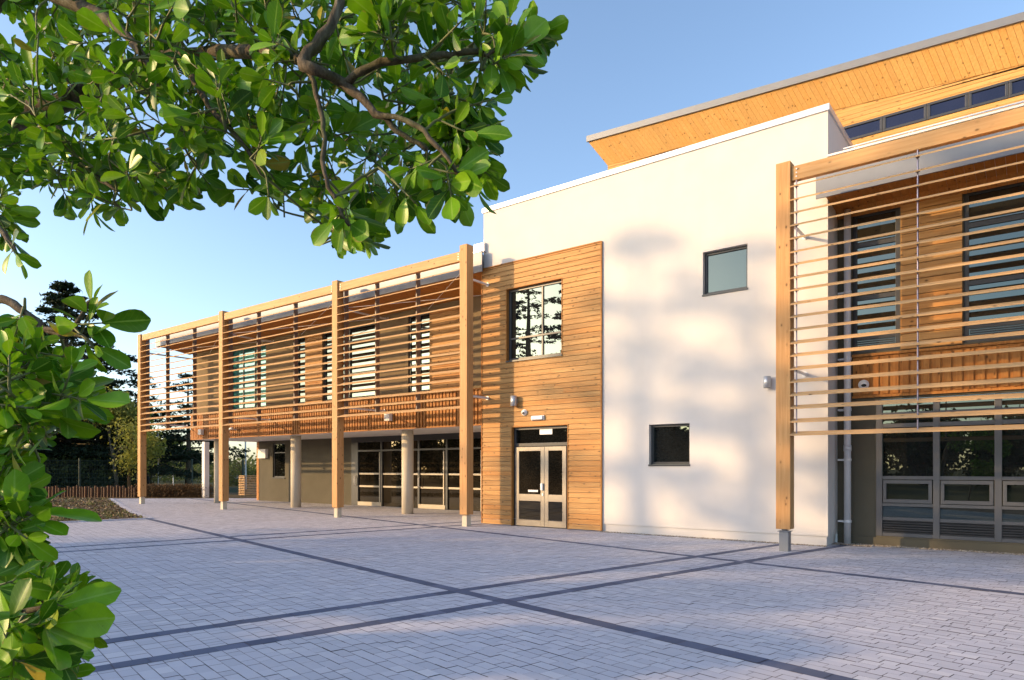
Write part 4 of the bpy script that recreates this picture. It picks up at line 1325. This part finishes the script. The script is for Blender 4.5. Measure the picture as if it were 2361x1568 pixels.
limb(wd, [(-260, 400, 2.2), (0, 285, 2.15), (120, 245, 2.1), (260, 180, 2.0), (420, 130, 1.85), (600, 120, 1.6), (700, 140, 1.36)], [.045, .036, .031, .026, .020, .015, .012], nodes)
limb(wd, [(20, -60, 1.9), (160, 5, 1.82), (250, 45, 1.74), (330, 130, 1.66), (372, 225, 1.6), (420, 300, 1.55)], [.022, .017, .013, .009, .006, .004], nodes)
limb(wd, [(840, -170, 1.35), (800, -40, 1.33), (760, 60, 1.31), (700, 140, 1.30), (735, 165, 1.29), (795, 195, 1.33), (868, 262, 1.3), (930, 312, 1.3), (985, 345, 1.3)], [.011, .0105, .010, .0125, .0105, .009, .007, .005, .0035], nodes)
limb(wd, [(795, 195, 1.33), (860, 155, 1.3), (960, 135, 1.28), (1040, 125, 1.28), (1120, 120, 1.28), (1190, 120, 1.28)], [.008, .0075, .007, .006, .004, .003], nodes)
limb(wd, [(710, 150, 1.40), (735, 240, 1.34), (745, 300, 1.30), (748, 395, 1.27), (775, 465, 1.25), (805, 520, 1.24)], [.0065, .005, .0045, .004, .0035, .003], nodes)
limb(wd, [(868, 262, 1.3), (960, 290, 1.27), (1020, 350, 1.25), (1060, 400, 1.25)], [.006, .005, .004, .003], nodes)
limb(wd, [(120, 245, 2.1), (150, 330, 1.95), (215, 400, 1.85), (270, 440, 1.8)], [.012, .008, .006, .004], nodes)
limb(wd, [(-150, 330, 1.9), (-60, 460, 1.7), (10, 540, 1.6), (40, 590, 1.55)], [.014, .009, .006, .003], nodes)
limb(wd, [(420, 130, 1.85), (480, 240, 1.65), (560, 330, 1.55), (600, 400, 1.5)], [.010, .007, .005, .003], nodes)
fo = Foliage()
def bulk(fo, poly, n, d0, d1, L, nodes, nl=(5, 9), mid=None, clear=(), slant=0):
    for (x, y) in sample_poly(poly, n):
        e = edge_dist((x, y), poly)
        k = min(1, e / 130)
        dm = mid if mid else (d0 + d1) / 2
        sh = slant * (1 - min(1, max(0, x / 1150)))      # the mass recedes towards the trunk
        d = sh + RNG.uniform(dm + (d0 - dm) * (.35 + .65 * k), dm + (d1 - dm) * (.35 + .65 * k))
        p = dep(x, y, d)
        near = min(nodes, key=lambda q: (Vector(q) - p).length)
        o = p - Vector(near)
        dv = o.normalized() * 1.3 + Vector(RNG.normal(0, .42, 3)) + Vector((0, 0, .05))
        if any(d < dc and edge_dist((x, y), pl) < 48 for pl, dc in clear): continue
        fp = fo.sprig(p, np.array(dv), L * RNG.uniform(.8, 1.15), int(RNG.integers(*nl)))
        attach(fo, nodes, fp, .0032, dv)
LIMB = [(800, -40), (760, 60), (700, 140), (735, 165), (795, 195), (868, 262), (930, 312), (868, 262), (795, 195), (735, 165), (700, 140), (760, 60)]
LIMB2 = [(795, 195), (860, 155), (960, 135), (1020, 128), (960, 135), (860, 155)]
LIMB3 = [(710, 150), (735, 240), (745, 300), (748, 395), (775, 465), (748, 395), (745, 300), (735, 240)]
bulk(fo, TOP, 700, 1.08, 1.95, .060, nodes, slant=.55, clear=[(LIMB, 1.5), (LIMB2, 1.42), (LIMB3, 1.4)])
# clusters that stand out at the rim
def rim(lst, fo, nodes):
    for x, y, d, tx, ty, L, n in lst:
        p = dep(x, y, d); q = dep(tx, ty, d - .02)
        fp = fo.sprig(p, np.array(q - p), L, n, (.45, 1.3)); attach(fo, nodes, fp, .003, q - p)
rim([(1195, 115, 1.27, 1290, 60, .068, 9), (1150, 150, 1.28, 1200, 190, .062, 8), (1175, 40, 1.28, 1190, -60, .066, 7), (1095, 60, 1.26, 1080, -30, .066, 7),
     (808, 522, 1.24, 830, 590, .068, 9), (775, 505, 1.25, 730, 560, .064, 6), (1070, 405, 1.25, 1140, 420, .066, 8), (1040, 450, 1.26, 1050, 510, .058, 6),
     (1085, 310, 1.27, 1150, 340, .064, 7), (960, 470, 1.28, 990, 500, .06, 7), (620, 455, 1.4, 625, 500, .05, 7), (1130, 230, 1.27, 1180, 215, .06, 6), (40, 590, 1.5, 70, 630, .05, 6)], fo, nodes)
build('branches', wd, M['bark'], tree, smooth=True)
build('twigs', fo.tw, M['twig'], tree, smooth=True)
fo.build_leaves(tree)

LOW = [(-90, 720), (10, 725), (60, 755), (110, 790), (140, 860), (185, 880), (200, 940), (160, 985), (110, 1000), (60, 1060), (40, 1120), (110, 1165), (100, 1200), (55, 1215),
       (60, 1290), (110, 1330), (170, 1350), (215, 1400), (200, 1440), (170, 1490), (150, 1540), (120, 1640), (-90, 1640)]
shrub = empty('evergreen_shrub', tuple(dep(-260, 1080, 1.5))[:2] + (0,), 'glossy evergreen shrub crowding the lower left edge of the view', 'shrub')
wd = MB(); nodes = []
limb(wd, [(-300, 2600, 1.55), (-260, 2000, 1.5), (-200, 1500, 1.45), (-160, 1100, 1.4), (-120, 850, 1.4), (-60, 720, 1.38)], [.03, .026, .022, .017, .013, .009], nodes)
limb(wd, [(-60, 720, 1.38), (0, 688, 1.34), (60, 725, 1.31), (95, 758, 1.30), (70, 820, 1.26), (50, 850, 1.24), (60, 905, 1.20), (85, 945, 1.18)], [.009, .0085, .0075, .0065, .0055, .005, .004, .003], nodes)
limb(wd, [(95, 758, 1.30), (150, 770, 1.27), (185, 735, 1.25), (215, 690, 1.24)], [.006, .005, .004, .003], nodes)
limb(wd, [(95, 758, 1.30), (190, 775, 1.24), (215, 800, 1.22)], [.004, .0035, .0025], nodes)
limb(wd, [(-160, 1100, 1.4), (-60, 1180, 1.25), (20, 1190, 1.18), (85, 1185, 1.14)], [.009, .007, .005, .003], nodes)
limb(wd, [(-200, 1500, 1.45), (-80, 1440, 1.15), (40, 1410, 1.05), (130, 1395, 1.0)], [.010, .007, .005, .003], nodes)
fs_ = Foliage()
bulk(fs_, LOW, 420, .98, 1.75, .050, nodes, (6, 10))
rim([(x_, y_, d_, tx_, ty_, L_ * .97, n_) for x_, y_, d_, tx_, ty_, L_, n_ in [(215, 700, 1.24, 240, 640, .068, 7), (235, 745, 1.23, 310, 740, .070, 6), (215, 800, 1.22, 245, 830, .066, 6), (165, 850, 1.15, 190, 780, .060, 5), (190, 920, 1.14, 250, 930, .066, 8), (85, 950, 1.14, 120, 990, .082, 7),
     (85, 1185, 1.12, 160, 1150, .074, 8), (60, 1240, 1.10, 100, 1270, .058, 6), (135, 1395, 1.0, 230, 1350, .074, 8), (110, 1440, .98, 200, 1440, .074, 7), (60, 1530, .95, 150, 1560, .074, 8),
     (30, 1340, 1.0, 100, 1320, .062, 7), (20, 1450, .95, 40, 1380, .07, 7), (-20, 1560, .95, 60, 1520, .07, 7)]], fs_, nodes)
build('branches', wd, M['bark'], shrub, smooth=True)
build('twigs', fs_.tw, M['twig'], shrub, smooth=True)
fs_.build_leaves(shrub)

# ------------------------------------------------------------------ trees outside the frame that throw the long shadows
SUN_AZ = R(42); SUN_EL = R(15)
def sunpos(s_, t_):
    L = (math.sin(SUN_AZ), math.cos(SUN_AZ)); n = (-L[1], L[0])
    return (n[0] * s_ + L[0] * t_, n[1] * s_ + L[1] * t_, 0)
w, V, Fc = cedar_parts(20.0, 7.6, 15, .06, .25, .17, .7, (.045, .08))
sh0 = place_tree('cedar_tree', 'cedar standing left of the plaza, throwing long shadows on the wall', 'tree', sunpos(13.2, -42), w, V, Fc, M['cedar'], M['bark'], 'cedars left of the plaza')
copy_tree(sh0, sunpos(15.2, -50), 2.4, 1.12, 'tall open cedar left of the plaza, set back behind the others')
w, V, Fc = cedar_parts(20.5, 7.0, 35, .06, .42, .17)
place_tree('cedar_tree', 'dense tall cedar left of the plaza, nearest the street', 'tree', sunpos(10.0, -34), w, V, Fc, M['cedar'], M['bark'], 'cedars left of the plaza')
w, V, Fc = cedar_parts(5.0, 2.6, 16, .03, 1.1, .13)
ev0 = place_tree('conifer', 'low dense conifer shading the near paving', 'tree', sunpos(3.2, -15), w, V, Fc, M['cedar'], M['bark'], 'low conifers left of the plaza')
for s_, t_, sc, rz in [(5.6, -15, 1.0, 1.0), (8.2, -16, 1.1, 2.0), (10.8, -17, 1.12, 3.0), (13.0, -18, 1.0, 4.0)]:
    copy_tree(ev0, sunpos(s_, t_), rz, sc)
w, V, Fc = round_tree(9.5, 9, 61, 15000, .24, .16)
bt0 = place_tree('street_tree', 'broad green tree across the road facing the building', 'tree', (4, -38, 0), w, V, Fc, M['bush'], M['bark'], 'trees across the road')
for k in range(17):
    copy_tree(bt0, (-3 - k * 5.2 + random.uniform(-1.5, 1.5), -38 + random.uniform(-6, 6), 0), k * 1.3, random.uniform(.7, 1.15))
for k in range(12):
    copy_tree(bt0, (-36 - k * 5.5 + random.uniform(-1.5, 1.5), -24 + random.uniform(-4, 4), 0), k * 2.1 + .7, random.uniform(.75, 1.1))
# ------------------------------------------------------------------ light, sky, camera
S = Vector((math.sin(SUN_AZ) * math.cos(SUN_EL), math.cos(SUN_AZ) * math.cos(SUN_EL), -math.sin(SUN_EL)))   # direction the light travels
sun = bpy.data.lights.new('sun', 'SUN'); sun.energy = 2.1; sun.angle = R(.6); sun.color = (1.0, .66, .32)
so = bpy.data.objects.new('sun', sun); COL.objects.link(so)
so.rotation_euler = S.to_track_quat('-Z', 'Y').to_euler(); so.location = (-20, -20, 20)
wld = bpy.data.worlds.new('World'); scene.world = wld; wld.use_nodes = True
nt = wld.node_tree
sky = nt.nodes.new('ShaderNodeTexSky'); sky.sky_type = 'NISHITA'; sky.sun_disc = False
sky.sun_elevation = SUN_EL; sky.sun_rotation = math.atan2(-S.x, -S.y)
sky.air_density = .88; sky.dust_density = 1.3; sky.ozone_density = 1.5; sky.altitude = 0
bg = nt.nodes['Background']; bg.inputs['Strength'].default_value = .15
nt.links.new(sky.outputs[0], bg.inputs[0])

cam = bpy.data.cameras.new('camera'); co = bpy.data.objects.new('camera', cam); COL.objects.link(co)
co.location = (0, 0, H); co.rotation_euler = (math.pi / 2, 0, YAW)
cam.sensor_width = 36; cam.lens = F / 2361 * 36; cam.shift_y = (HY - 784) / 2361
cam.clip_start = .05; cam.clip_end = 3000
scene.camera = co
vs = scene.view_settings
vs.view_transform = 'Standard'; vs.look = 'None'; vs.exposure = 1.3; vs.gamma = 1
scene.cycles.max_bounces = 8
